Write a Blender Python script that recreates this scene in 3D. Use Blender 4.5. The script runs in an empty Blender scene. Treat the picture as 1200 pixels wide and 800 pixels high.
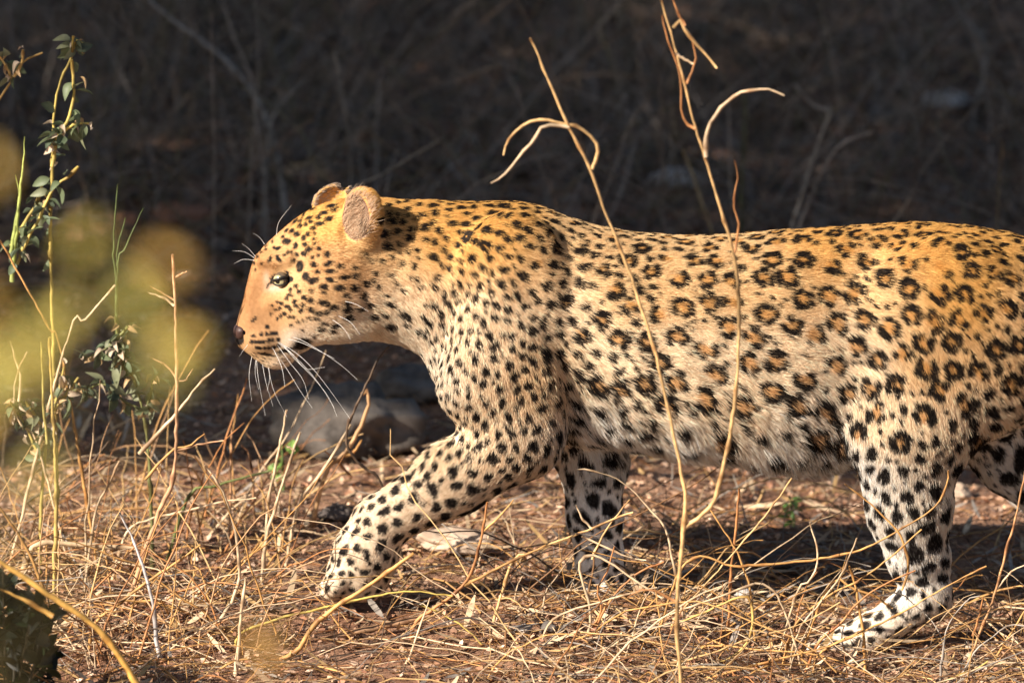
import bpy, math, random, time
import numpy as np
from mathutils import Vector, Matrix

T0 = time.time()
SC = bpy.context.scene
COL = SC.collection
rng = np.random.default_rng(7)
random.seed(7)

# ------------------------------------------------------------------ camera
PITCH = math.radians(14.0)
DIST = 10.0
WIDTH = 1.62                      # metres across the frame at the leopard
ZC = 0.445
S = WIDTH / 1200.0                # metres per photo pixel at the leopard
CP, SP = math.cos(PITCH), math.sin(PITCH)
CAM = np.array([0.0, -DIST * CP, ZC + DIST * SP])
cam_data = bpy.data.cameras.new('camera')
cam_data.sensor_width = 36.0
cam_data.lens = 36.0 * DIST / WIDTH
cam_data.clip_start = 0.1
cam_data.clip_end = 3000
cam_data.dof.use_dof = True
cam_data.dof.focus_distance = DIST - 0.18
cam_data.dof.aperture_fstop = 4.0
cam = bpy.data.objects.new('camera', cam_data)
cam.location = CAM
cam.rotation_euler = (math.pi / 2 - PITCH, 0, 0)
COL.objects.link(cam)
SC.camera = cam

# ------------------------------------------------------------------ sky and sun
SUN_EL = math.radians(33.0)
SUN_AZ = math.radians(238.0)      # direction towards the sun, clockwise from +Y
to_sun = np.array([math.sin(SUN_AZ) * math.cos(SUN_EL), math.cos(SUN_AZ) * math.cos(SUN_EL), math.sin(SUN_EL)])
world = bpy.data.worlds.new('World')
SC.world = world
world.use_nodes = True
wn = world.node_tree.nodes
sky = wn.new('ShaderNodeTexSky')
sky.sky_type = 'NISHITA'
sky.sun_disc = False
sky.sun_elevation = SUN_EL
sky.sun_rotation = SUN_AZ
world.node_tree.links.new(sky.outputs[0], wn['Background'].inputs[0])
wn['Background'].inputs[1].default_value = 0.05
sun_data = bpy.data.lights.new('sun', 'SUN')
sun_data.energy = 5.0
sun_data.angle = math.radians(0.5)
sun_data.color = (1.0, 0.91, 0.80)
sun = bpy.data.objects.new('sun', sun_data)
sun.rotation_euler = Vector(to_sun).to_track_quat('Z', 'Y').to_euler()
sun.location = (0, 0, 8)
COL.objects.link(sun)
SC.view_settings.view_transform = 'Standard'
SC.view_settings.look = 'None'
SC.view_settings.gamma = 1.0
SC.view_settings.exposure = 1.15
SC.cycles.use_denoising = True
SC.cycles.max_bounces = 6
SC.cycles.diffuse_bounces = 3
SC.cycles.transparent_max_bounces = 8
SC.cycles_curves.shape = 'RIBBONS'
SC.cycles_curves.subdivisions = 2


# ------------------------------------------------------------------ helpers
def P(px, py, Y=0.0):
    """photo pixel -> world point on the plane y = Y"""
    u = (px - 600) * S / DIST
    v = (400 - py) * S / DIST
    d = np.array([u, CP + SP * v, -SP + CP * v])
    t = (Y - CAM[1]) / d[1]
    return CAM + t * d


def project(V):
    """world points (N,3) -> photo pixels"""
    R = V - CAM
    dep = R[:, 1] * CP - R[:, 2] * SP
    up = R[:, 1] * SP + R[:, 2] * CP
    return 600 + R[:, 0] / dep * DIST / S, 400 - up / dep * DIST / S


def nrm(a):
    return a / np.maximum(np.linalg.norm(a, axis=-1, keepdims=True), 1e-9)


_perm = rng.random((64, 64))


def vnoise(x, y, f):
    x = np.asarray(x) * f + 17.3
    y = np.asarray(y) * f + 5.7
    xi = np.floor(x).astype(int)
    yi = np.floor(y).astype(int)
    a = x - xi
    b = y - yi
    a = a * a * (3 - 2 * a)
    b = b * b * (3 - 2 * b)
    g = lambda i, j: _perm[i % 64, j % 64]
    return (g(xi, yi) * (1 - a) + g(xi + 1, yi) * a) * (1 - b) + (g(xi, yi + 1) * (1 - a) + g(xi + 1, yi + 1) * a) * b


def ground_z(x, y):
    x = np.asarray(x, float)
    y = np.asarray(y, float)
    t = np.clip((x - 0.1) / 0.5, 0, 1)
    z = 0.027 - 0.055 * t * t * (3 - 2 * t)
    z = z + (vnoise(x, y, 3.1) - 0.5) * 0.018 + (vnoise(x, y, 9.0) - 0.5) * 0.011 + (vnoise(x, y, 23.0) - 0.5) * 0.006
    far = np.clip((np.hypot(x, y) - 1.4) / 3.0, 0, 1)
    z = z + far * (vnoise(x, y, 0.45) - 0.5) * 0.22
    return z


def on_ground(px, py):
    Y = 0.0
    for _ in range(25):
        p = P(px, py, Y)
        Y += (p[2] - float(ground_z(p[0], p[1]))) / math.tan(PITCH) * 0.8
    p = P(px, py, Y)
    p[2] = float(ground_z(p[0], p[1]))
    return p


def mesh_np(name, V, faces, tint=None, smooth=True):
    me = bpy.data.meshes.new(name)
    V = np.asarray(V, np.float32)
    if isinstance(faces, (list, tuple)) and len(faces) and isinstance(faces[0], np.ndarray):
        groups = faces
    else:
        groups = [np.asarray(faces, np.int32)]
    nl = sum(g.size for g in groups)
    nf = sum(len(g) for g in groups)
    me.vertices.add(len(V))
    me.vertices.foreach_set('co', V.ravel())
    me.loops.add(nl)
    me.loops.foreach_set('vertex_index', np.concatenate([g.ravel() for g in groups]).astype(np.int32))
    me.polygons.add(nf)
    tot = np.concatenate([np.full(len(g), g.shape[1]) for g in groups]).astype(np.int32)
    start = np.concatenate([[0], np.cumsum(tot)[:-1]]).astype(np.int32)
    me.polygons.foreach_set('loop_start', start)
    me.polygons.foreach_set('loop_total', tot)
    me.update(calc_edges=True)
    me.polygons.foreach_set('use_smooth', np.full(nf, smooth))
    if tint is not None:
        at = me.color_attributes.new('tint', 'FLOAT_COLOR', 'POINT')
        c = np.ones((len(V), 4), np.float32)
        c[:, :3] = tint
        at.data.foreach_set('color', c.ravel())
    me.validate()
    return me


def link(name, data, mat=None, parent=None):
    o = bpy.data.objects.new(name, data)
    COL.objects.link(o)
    if mat is not None and data is not None and len(data.materials) == 0:
        data.materials.append(mat)
    if parent is not None:
        o.parent = parent
        off = np.array(parent.location)
        pp = parent.parent
        while pp is not None:
            off = off + np.array(pp.location)
            pp = pp.parent
        o.location = -off if data is not None else (0, 0, 0)
    return o


def tag(o, label=None, cat=None, group=None, kind=None):
    if label: o['label'] = label
    if cat: o['category'] = cat
    if group: o['group'] = group
    if kind: o['kind'] = kind
    return o


def empty(name, loc):
    o = bpy.data.objects.new(name, None)
    o.empty_display_size = 0.05
    o.location = loc
    COL.objects.link(o)
    return o


def tubes(paths, radii, sides=4):
    """paths (N,K,3), radii (N,K) -> verts, quads"""
    paths = np.asarray(paths, float)
    N, K, _ = paths.shape
    t = nrm(np.gradient(paths, axis=1))
    m = np.abs(t).mean(axis=1)
    ref = np.eye(3)[np.argmin(m, axis=1)][:, None, :]
    a = nrm(np.cross(t, ref))
    b = np.cross(t, a)
    ang = np.arange(sides) * 2 * math.pi / sides
    ring = a[:, :, None, :] * np.cos(ang)[None, None, :, None] + b[:, :, None, :] * np.sin(ang)[None, None, :, None]
    V = paths[:, :, None, :] + ring * np.asarray(radii)[:, :, None, None]
    idx = np.arange(N * K * sides).reshape(N, K, sides)
    q = np.stack([idx[:, :-1, :], idx[:, 1:, :], np.roll(idx[:, 1:, :], -1, axis=2), np.roll(idx[:, :-1, :], -1, axis=2)], -1)
    caps = []
    if sides == 4:
        caps = np.concatenate([idx[:, 0, ::-1].reshape(-1, 4), idx[:, -1, :].reshape(-1, 4)])
        return V.reshape(-1, 3), np.concatenate([q.reshape(-1, 4), caps])
    return V.reshape(-1, 3), q.reshape(-1, 4)


def resample(pts, K):
    """smooth catmull-rom resampling of a polyline"""
    pts = np.asarray(pts, float)
    n = len(pts)
    if n == 2:
        s = np.linspace(0, 1, K)[:, None]
        return pts[0] * (1 - s) + pts[1] * s
    ext = np.vstack([2 * pts[0] - pts[1], pts, 2 * pts[-1] - pts[-2]])
    d = np.concatenate([[0], np.cumsum(np.linalg.norm(np.diff(pts, axis=0), axis=1))])
    out = []
    for s in np.linspace(0, d[-1], K):
        i = min(max(int(np.searchsorted(d, s, side='right')) - 1, 0), n - 2)
        t = (s - d[i]) / max(d[i + 1] - d[i], 1e-9)
        p0, p1, p2, p3 = ext[i], ext[i + 1], ext[i + 2], ext[i + 3]
        out.append(0.5 * (2 * p1 + (p2 - p0) * t + (2 * p0 - 5 * p1 + 4 * p2 - p3) * t * t + (3 * p1 - p0 - 3 * p2 + p3) * t ** 3))
    return np.array(out)


# ------------------------------------------------------------------ materials
def new_mat(name):
    m = bpy.data.materials.new(name)
    m.use_nodes = True
    nt = m.node_tree
    return m, nt, nt.nodes['Principled BSDF']


def tint_mat(name, rough=0.6, translucent=0.0, noise=0.35, nscale=60.0, spec=0.3):
    m, nt, b = new_mat(name)
    at = nt.nodes.new('ShaderNodeAttribute')
    at.attribute_name = 'tint'
    tc = nt.nodes.new('ShaderNodeTexCoord')
    nz = nt.nodes.new('ShaderNodeTexNoise')
    nz.inputs['Scale'].default_value = nscale
    nz.inputs['Detail'].default_value = 4
    nt.links.new(tc.outputs['Object'], nz.inputs['Vector'])
    mr = nt.nodes.new('ShaderNodeMapRange')
    mr.inputs[1].default_value = 0.3
    mr.inputs[2].default_value = 0.7
    mr.inputs[3].default_value = 1 - noise
    mr.inputs[4].default_value = 1 + noise
    nt.links.new(nz.outputs[0], mr.inputs[0])
    mx = nt.nodes.new('ShaderNodeVectorMath')
    mx.operation = 'SCALE'
    nt.links.new(at.outputs['Color'], mx.inputs[0])
    nt.links.new(mr.outputs[0], mx.inputs['Scale'])
    nt.links.new(mx.outputs[0], b.inputs['Base Color'])
    b.inputs['Roughness'].default_value = rough
    b.inputs['Specular IOR Level'].default_value = spec
    if translucent > 0:
        tr = nt.nodes.new('ShaderNodeBsdfTranslucent')
        nt.links.new(mx.outputs[0], tr.inputs[0])
        mixs = nt.nodes.new('ShaderNodeMixShader')
        mixs.inputs[0].default_value = translucent
        nt.links.new(b.outputs[0], mixs.inputs[1])
        nt.links.new(tr.outputs[0], mixs.inputs[2])
        nt.links.new(mixs.outputs[0], nt.nodes['Material Output'].inputs[0])
    return m


def flat_mat(name, col, rough=0.5, spec=0.5, noise=0.2, nscale=80.0, coat=0.0):
    m, nt, b = new_mat(name)
    tc = nt.nodes.new('ShaderNodeTexCoord')
    nz = nt.nodes.new('ShaderNodeTexNoise')
    nz.inputs['Scale'].default_value = nscale
    nz.inputs['Detail'].default_value = 4
    nt.links.new(tc.outputs['Object'], nz.inputs['Vector'])
    cr = nt.nodes.new('ShaderNodeValToRGB')
    cr.color_ramp.elements[0].position = 0.3
    cr.color_ramp.elements[1].position = 0.7
    cr.color_ramp.elements[0].color = tuple(c * (1 - noise) for c in col) + (1,)
    cr.color_ramp.elements[1].color = tuple(min(c * (1 + noise), 1) for c in col) + (1,)
    nt.links.new(nz.outputs[0], cr.inputs[0])
    nt.links.new(cr.outputs[0], b.inputs['Base Color'])
    b.inputs['Roughness'].default_value = rough
    b.inputs['Specular IOR Level'].default_value = spec
    b.inputs['Coat Weight'].default_value = coat
    return m


M_STRAW = tint_mat('dry_stem', 0.55, 0.0, 0.3, 90)
M_LITTER = tint_mat('dry_litter', 0.8, 0.0, 0.3, 70, 0.15)
M_LEAF = tint_mat('green_leaf', 0.5, 0.35, 0.2, 90)
M_BARK = flat_mat('bark', (0.10, 0.07, 0.05), 0.9, 0.2, 0.5, 12)


def rock_mat(name, c1, c2):
    m, nt, b = new_mat(name)
    tc = nt.nodes.new('ShaderNodeTexCoord')
    nz = nt.nodes.new('ShaderNodeTexNoise')
    nz.inputs['Scale'].default_value = 14
    nz.inputs['Detail'].default_value = 9
    nz.inputs['Roughness'].default_value = 0.65
    nt.links.new(tc.outputs['Object'], nz.inputs['Vector'])
    cr = nt.nodes.new('ShaderNodeValToRGB')
    cr.color_ramp.elements[0].position = 0.35
    cr.color_ramp.elements[1].position = 0.68
    cr.color_ramp.elements[0].color = c1 + (1,)
    cr.color_ramp.elements[1].color = c2 + (1,)
    nt.links.new(nz.outputs[0], cr.inputs[0])
    nt.links.new(cr.outputs[0], b.inputs['Base Color'])
    b.inputs['Roughness'].default_value = 0.9
    b.inputs['Specular IOR Level'].default_value = 0.2
    bp = nt.nodes.new('ShaderNodeBump')
    bp.inputs['Strength'].default_value = 0.5
    bp.inputs['Distance'].default_value = 0.01
    nt.links.new(nz.outputs[0], bp.inputs['Height'])
    nt.links.new(bp.outputs[0], b.inputs['Normal'])
    return m


def soil_mat():
    m, nt, b = new_mat('soil')
    tc = nt.nodes.new('ShaderNodeTexCoord')
    L = nt.links
    n1 = nt.nodes.new('ShaderNodeTexNoise')
    n1.inputs['Scale'].default_value = 5
    n1.inputs['Detail'].default_value = 8
    n1.inputs['Roughness'].default_value = 0.62
    n2 = nt.nodes.new('ShaderNodeTexNoise')
    n2.inputs['Scale'].default_value = 85
    n2.inputs['Detail'].default_value = 6
    n2.inputs['Roughness'].default_value = 0.7
    L.new(tc.outputs['Object'], n1.inputs['Vector'])
    L.new(tc.outputs['Object'], n2.inputs['Vector'])
    c1 = nt.nodes.new('ShaderNodeValToRGB')
    c1.color_ramp.elements[0].position = 0.32
    c1.color_ramp.elements[1].position = 0.7
    c1.color_ramp.elements[0].color = (0.27, 0.14, 0.085, 1)
    c1.color_ramp.elements[1].color = (0.50, 0.31, 0.205, 1)
    L.new(n1.outputs[0], c1.inputs[0])
    c2 = nt.nodes.new('ShaderNodeValToRGB')
    c2.color_ramp.elements[0].position = 0.33
    c2.color_ramp.elements[1].position = 0.66
    c2.color_ramp.elements[0].color = (0.35, 0.33, 0.32, 1)
    c2.color_ramp.elements[1].color = (1.15, 1.1, 1.05, 1)
    L.new(n2.outputs[0], c2.inputs[0])
    mx = nt.nodes.new('ShaderNodeMix')
    mx.data_type = 'RGBA'
    mx.blend_type = 'MULTIPLY'
    mx.inputs[0].default_value = 0.9
    L.new(c1.outputs[0], mx.inputs[6])
    L.new(c2.outputs[0], mx.inputs[7])
    L.new(mx.outputs[2], b.inputs['Base Color'])
    b.inputs['Roughness'].default_value = 0.95
    b.inputs['Specular IOR Level'].default_value = 0.1
    bp = nt.nodes.new('ShaderNodeBump')
    bp.inputs['Strength'].default_value = 0.8
    bp.inputs['Distance'].default_value = 0.012
    L.new(n2.outputs[0], bp.inputs['Height'])
    L.new(bp.outputs[0], b.inputs['Normal'])
    return m


# ------------------------------------------------------------------ ground
def grow(a, b, step, end):
    core = list(np.arange(a, b + 1e-6, step))
    s, x = step, b
    hi = []
    while x < end:
        s *= 1.35
        x += s
        hi.append(x)
    s, x = step, a
    lo = []
    while x > -end:
        s *= 1.35
        x -= s
        lo.append(x)
    return np.array(lo[::-1] + core + hi)


gx = grow(-1.6, 1.6, 0.02, 600)
gy = grow(-1.0, 5.5, 0.03, 600)
GX, GY = np.meshgrid(gx, gy, indexing='xy')
GZ = ground_z(GX, GY)
nx, ny = len(gx), len(gy)
gi = np.arange(nx * ny).reshape(ny, nx)
gq = np.stack([gi[:-1, :-1], gi[:-1, 1:], gi[1:, 1:], gi[1:, :-1]], -1).reshape(-1, 4)
ground = link('ground', mesh_np('ground', np.stack([GX, GY, GZ], -1).reshape(-1, 3), gq), soil_mat())
tag(ground, kind='structure', label='reddish brown dry soil under the leopard and the grass')

# ------------------------------------------------------------------ the leopard: one continuous body from a distance field
VOX = 0.0034
X0, X1 = (255 - 600) * S, (1300 - 600) * S
Y0, Y1 = -0.24, 0.26
Z0, Z1 = -0.08, 0.74
ax = np.arange(X0, X1, VOX)
ay = np.arange(Y0, Y1, VOX)
az = np.arange(Z0, Z1, VOX)
F = np.full((len(ax), len(ay), len(az)), 0.5, np.float32)


def smin(a, b, k):
    h = np.clip(0.5 + 0.5 * (b - a) / k, 0, 1)
    return b * (1 - h) + a * h - k * h * (1 - h)


def smax(a, b, k):
    return -smin(-a, -b, k)


def box(lo, hi, m):
    sl = []
    for a, l, h in zip((ax, ay, az), lo, hi):
        i0 = max(int(np.searchsorted(a, l - m)), 0)
        i1 = min(int(np.searchsorted(a, h + m)), len(a))
        sl.append(slice(i0, max(i1, i0)))
    sl = tuple(sl)
    x = ax[sl[0]][:, None, None]
    y = ay[sl[1]][None, :, None]
    z = az[sl[2]][None, None, :]
    return sl, x, y, z


def apply(sl, f, k, op='add'):
    if op == 'add':
        F[sl] = smin(F[sl], f.astype(np.float32), k)
    else:
        F[sl] = smax(F[sl], -f.astype(np.float32), k)


def cone(pa, pb, ra, rb, ysq=1.0, k=0.02, op='add'):
    """tapered capsule between two points, squashed in y about the first point"""
    pa = np.array(pa, float)
    pb = np.array(pb, float)
    R = max(ra, rb)
    sl, x, y, z = box(np.minimum(pa, pb) - R, np.maximum(pa, pb) + R, k + 0.03)
    d = pb - pa
    L2 = max(float(d @ d), 1e-9)
    t = np.clip(((x - pa[0]) * d[0] + (y - pa[1]) * d[1] + (z - pa[2]) * d[2]) / L2, 0, 1)
    cx = pa[0] + t * d[0]
    cy = pa[1] + t * d[1]
    cz = pa[2] + t * d[2]
    f = np.sqrt((x - cx) ** 2 + ((y - cy) / ysq) ** 2 + (z - cz) ** 2) - (ra + (rb - ra) * t)
    apply(sl, f * min(ysq, 1.0), k, op)


def ell(c, r, k=0.02, op='add', rot=0.0, yaw=0.0):
    """ellipsoid, rot = tilt in the x-z plane (radians), yaw about z"""
    c = np.array(c, float)
    r = np.array(r, float)
    R = r.max()
    sl, x, y, z = box(c - R, c + R, k + 0.03)
    x = x - c[0]
    y = y - c[1]
    z = z - c[2]
    if yaw:
        cw, sw = math.cos(yaw), math.sin(yaw)
        x, y = x * cw + y * sw, -x * sw + y * cw
    cr, sr = math.cos(rot), math.sin(rot)
    xx = x * cr + z * sr
    zz = -x * sr + z * cr
    q = np.sqrt((xx / r[0]) ** 2 + (y / r[1]) ** 2 + (zz / r[2]) ** 2)
    g = np.sqrt((xx / r[0] ** 2) ** 2 + (y / r[1] ** 2) ** 2 + (zz / r[2] ** 2) ** 2)
    f = q * (q - 1) / np.maximum(g, 1e-6)
    apply(sl, f, k, op)


def loft(tab, n=2.2, k=0.02, cyk=None):
    """columns: px x, px top, px bottom, half width (m), centre y (m)"""
    tab = np.array(tab, float)
    xs = np.linspace(tab[0, 0], tab[-1, 0], 500)
    cols = []
    for j in range(1, 5):
        v = np.interp(xs, tab[:, 0], tab[:, j])
        w = 9
        vp = np.pad(v, w, mode='reflect', reflect_type='odd')
        ker = np.hanning(2 * w + 3)[1:-1]
        cols.append(np.convolve(vp, ker / ker.sum(), 'valid'))
    zt = np.array([P(600, q, 0)[2] for q in cols[0]])
    zb = np.array([P(600, q, 0)[2] for q in cols[1]])
    wx = (xs - 600) * S
    sl, x, y, z = box((wx[0], -0.2, zb.min()), (wx[-1], 0.2, zt.max()), 0.045)
    xf = np.clip(x, wx[0], wx[-1])
    T = np.interp(xf, wx, zt)
    B = np.interp(xf, wx, zb)
    A = np.interp(xf, wx, cols[2])
    C = np.interp(xf, wx, cols[3])
    b = np.maximum((T - B) / 2, 0.002)
    c = (T + B) / 2
    a = np.maximum(A, 0.002)
    q = (np.abs((y - C) / a) ** n + np.abs((z - c) / b) ** n) ** (1 / n)
    f = (q - 1) * np.minimum(a, b)
    ex = np.maximum(np.abs(x - xf), 0)
    f = np.where(ex > 0, np.sqrt(np.maximum(f, 0) ** 2 + ex ** 2), f)
    apply(sl, f, k)


def W(px, py, y=0.0):
    return P(px, py, y)


r_ = lambda q: q * S

# torso and neck
TORSO = [
    (1263, 350, 390, .02, .0), (1255, 325, 430, .055, .0), (1240, 303, 460, .085, .0), (1215, 285, 482, .103, .0),
    (1180, 275, 505, .112, .0), (1130, 267, 525, .118, .0), (1080, 263, 540, .116, .0), (1040, 264, 545, .104, .0),
    (985, 268, 541, .110, .0), (930, 272, 541, .126, .0), (860, 278, 532, .131, .0), (800, 280, 528, .131, .0),
    (740, 275, 520, .122, .0), (700, 267, 518, .108, .0), (670, 258, 518, .100, .0), (640, 246, 515, .106, .0),
    (610, 238, 512, .1, .0), (570, 238, 507, .093, .0), (545, 238, 500, .088, .0), (525, 237, 478, .083, .0),
    (508, 236, 440, .078, .0), (496, 236, 413, .075, .0), (470, 236, 402, .071, .0), (440, 238, 394, .066, .0),
    (415, 244, 388, .055, .0), (400, 252, 380, .04, .0)]
loft(TORSO[::-1], 2.25, 0.01)
# head: nose to nape, the nose turned a little to the camera
HEAD = [
    (277, 379, 393, .009, -.030), (279, 371, 399, .014, -.029), (282, 361, 402, .018, -.028), (287, 345, 406, .024, -.027),
    (292, 323, 409, .033, -.026), (297, 304, 414, .036, -.025), (303, 294, 418, .038, -.024), (312, 284, 424, .041, -.022),
    (322, 275, 427, .045, -.020), (332, 267, 427, .050, -.018), (342, 259, 422, .056, -.016), (352, 252, 411, .062, -.014),
    (366, 244, 403, .070, -.012), (382, 238, 399, .076, -.009), (400, 235, 395, .080, -.006), (420, 235, 392, .080, -.003),
    (440, 238, 388, .075, 0), (458, 243, 382, .066, 0), (475, 255, 370, .05, 0)]
loft(HEAD, 2.35, 0.02)
# whisker pads, chin, brows, cheeks
for sd in (-1, 1):
    cyh = -.026
    ell(W(308, 396, cyh + sd * .021), (r_(19), .021, r_(16)), .010)
    cone(W(306, 304, -.022 + sd * .030), W(338, 303, -.017 + sd * .047), .010, .011, 1, .014)      # brow
    ell(W(375, 350, -.011 + sd * .058), (r_(42), .028, r_(36)), .022)                              # cheek
    ell(W(400, 380, -.005 + sd * .045), (r_(36), .028, r_(20)), .02)                               # jaw
    cone(W(345, 345, -.016 + sd * .048), W(318, 352, -.022 + sd * .036), .012, .010, 1, .015)       # zygoma
    ell(W(326.5, 327, -.0195 + sd * .0515), (r_(13), .013, r_(9)), .006, 'sub', -.2)                # eye socket
    ell(W(300, 335, -.025 + sd * .046), (r_(14), .011, r_(26)), .012, 'sub', -.2)                   # hollow beside the bridge
ell(W(324, 420, -.022), (r_(14), .020, r_(9)), .010)
# mouth slit under the whisker pads
for sd in (-1, 1):
    cone(W(300, 412, -.024 + sd * .044), W(345, 409, -.018 + sd * .050), .0035, .005, 1, .004, 'sub')
# shoulder, upper arm and the reaching near foreleg
ell(W(596, 338, -.074), (r_(58), .034, r_(92)), .03, rot=-.12)
cone(W(604, 300, -.066), W(560, 420, -.110), .018, .030, 1, .035)
ell(W(592, 425, -.084), (r_(64), .052, r_(98)), .012, rot=.10)
ell(W(628, 455, -.098), (r_(30), .034, r_(62)), .012, rot=.15)
cone(W(570, 450, -.088), W(608, 508, -.088), r_(56), r_(48), .78, .022)
cone(W(606, 516, -.090), W(530, 561, -.094), r_(47), r_(41), .80, .022)
cone(W(530, 561, -.094), W(446, 612, -.090), r_(41), r_(31), .82, .02)
cone(W(446, 612, -.090), W(428, 648, -.088), r_(32), r_(36), .9, .014)
cone(W(427, 648, -.088), W(416, 672, -.088), r_(37), r_(34), 1.0, .012)
cone(W(450, 655, -.088), W(440, 688, -.088), r_(15), r_(13), 1.2, .012)
for i, (tx, ty, dy, rr) in enumerate([(392, 687, -.036, 13.5), (388, 690, -.012, 14.5), (387, 690, .012, 14.5), (393, 686, .034, 13)]):
    cone(W(410, 666, -.088 + dy * .7), W(tx, ty, -.088 + dy), r_(16), r_(rr), 1, .005)
ell(W(425, 691, -.088), (r_(19), .028, r_(10)), .008, rot=-.3)
for dy in (-.024, .0, .024):
    cone(W(402, 660, -.088 + dy * .8), W(374, 694, -.088 + dy), .0016, .0030, 1, .003, 'sub')
# far foreleg, planted
ell(W(600, 400, .075), (r_(66), .045, r_(120)), .03)
cone(W(650, 470, .072), W(696, 545, .055), r_(46), r_(37), .8, .03)
cone(W(694, 540, .055), W(697, 605, .045), r_(37), r_(31.5), .85, .015)
cone(W(697, 605, .045), W(703, 656, .040), r_(31.5), r_(28), .9, .015)
cone(W(703, 656, .040), W(708, 684, .040), r_(28), r_(27), 1, .012)
for i, (tx, ty, dy, rr) in enumerate([(694, 696, -.033, 12), (688, 697, -.011, 13), (688, 697, .012, 13), (695, 695, .032, 12)]):
    cone(W(708, 688, .040 + dy * .7), W(tx, ty, .040 + dy), r_(15), r_(rr), 1, .006)
# near hind leg
ell(W(1112, 400, -.076), (r_(104), .052, r_(122)), .030, rot=.15)
ell(W(1072, 490, -.086), (r_(76), .050, r_(80)), .026, rot=.35)
cone(W(1062, 520, -.088), W(1066, 600, -.092), r_(64), r_(46), .72, .02)
cone(W(1066, 598, -.092), W(1074, 650, -.094), r_(46), r_(33), .75, .018)
cone(W(1074, 650, -.094), W(1084, 694, -.095), r_(33), r_(26), .72, .014)
cone(W(1086, 699, -.095), W(1022, 741, -.097), r_(26), r_(22), .85, .012)
cone(W(1022, 741, -.097), W(975, 760, -.098), r_(23), r_(21), 1.1, .012)
for i, (tx, ty, dy, rr) in enumerate([(951, 765, -.031, 11), (945, 766, -.010, 12.5), (945, 766, .011, 12.5), (952, 764, .030, 11)]):
    cone(W(972, 760, -.098 + dy * .8), W(tx, ty, -.098 + dy), r_(13), r_(rr), 1, .006)
cone(W(1094, 706, -.095), W(1100, 650, -.095), r_(19), r_(10), .7, .014)           # point of the hock
# far hind leg, stretched back
ell(W(1165, 410, .072), (r_(80), .048, r_(105)), .03)
cone(W(1160, 470, .080), W(1190, 530, .082), r_(70), r_(48), .72, .03)
cone(W(1188, 525, .082), W(1258, 608, .084), r_(48), r_(32), .75, .02)
cone(W(1258, 608, .084), W(1288, 640, .085), r_(30), r_(22), .8, .014)
cone(W(1288, 645, .085), W(1272, 705, .086), r_(21), r_(18), .9, .012)
cone(W(1272, 703, .086), W(1245, 716, .086), r_(17), r_(14), 1.6, .012)
# tail
tp = [W(1240, 330, 0), W(1270, 375, 0.005), W(1284, 450, .01), W(1284, 530, .0), W(1278, 600, -.02), W(1270, 645, -.04)]
for i in range(len(tp) - 1):
    cone(tp[i], tp[i + 1], r_(24 - 2 * i), r_(22 - 2 * i), 1, .02)
# ears: rounded cups
EAR_N = W(424, 254, -.066)
EAR_F = W(391, 236, .052)
ell(EAR_N, (r_(28), .020, r_(37)), .010, rot=-.20, yaw=-.68)
ell(EAR_N + np.array([-.0155, -.0190, .002]), (r_(21), .022, r_(30)), .004, 'sub', -.20, -.68)
cone(W(424, 282, -.058), W(416, 296, -.06), .020, .012, .8, .02)
ell(EAR_F, (r_(27), .017, r_(21)), .010, rot=.35, yaw=.3)
ell(EAR_F + np.array([-.006, -.013, .004]), (r_(20), .014, r_(15)), .004, 'sub', .35, .3)
ell(W(403, 217, .052), (.007, .03, .008), .003, 'sub')                                # torn notch


def surface_nets(F):
    inside = F < 0
    nxg, nyg, nzg = F.shape
    c = np.zeros((nxg - 1, nyg - 1, nzg - 1), np.uint8)
    for i in (0, 1):
        for j in (0, 1):
            for kk in (0, 1):
                c += inside[i:nxg - 1 + i, j:nyg - 1 + j, kk:nzg - 1 + kk]
    act = (c > 0) & (c < 8)
    I, J, K = np.nonzero(act)
    vid = np.full(act.shape, -1, np.int32)
    vid[I, J, K] = np.arange(len(I))
    corners = {}
    for i in (0, 1):
        for j in (0, 1):
            for kk in (0, 1):
                corners[(i, j, kk)] = F[I + i, J + j, K + kk]
    acc = np.zeros((len(I), 3))
    cnt = np.zeros(len(I))
    for a in corners:
        for d in range(3):
            if a[d] == 0:
                b = list(a)
                b[d] = 1
                b = tuple(b)
                fa, fb = corners[a], corners[b]
                m = (fa < 0) != (fb < 0)
                t = np.where(m, fa / np.where(m, fa - fb, 1), 0)
                p = np.tile(np.array(a, float), (len(I), 1))
                p[:, d] = t
                acc[m] += p[m]
                cnt[m] += 1
    p = acc / cnt[:, None]
    V = np.stack([ax[0] + (I + p[:, 0]) * VOX, ay[0] + (J + p[:, 1]) * VOX, az[0] + (K + p[:, 2]) * VOX], -1)
    quads = []
    for d in range(3):
        sl0 = [slice(1, -1)] * 3
        sl0[d] = slice(0, -1)
        sl1 = [slice(1, -1)] * 3
        sl1[d] = slice(1, None)
        a = inside[tuple(sl0)]
        b = inside[tuple(sl1)]
        for flip, m in ((False, a & ~b), (True, ~a & b)):
            q = np.array(np.nonzero(m))
            off = np.array([1, 1, 1])
            off[d] = 0
            q = q + off[:, None]
            e1, e2 = [(1, 2), (2, 0), (0, 1)][d]
            cells = []
            for o1, o2 in ((-1, -1), (0, -1), (0, 0), (-1, 0)):
                cc = q.copy()
                cc[e1] += o1
                cc[e2] += o2
                cells.append(vid[cc[0], cc[1], cc[2]])
            qq = np.stack(cells, -1)
            quads.append(qq[:, ::-1] if flip else qq)
    Q = np.concatenate(quads)
    Q = Q[(Q >= 0).all(1)]
    return V, Q


BV, BQ = surface_nets(F)
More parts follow.
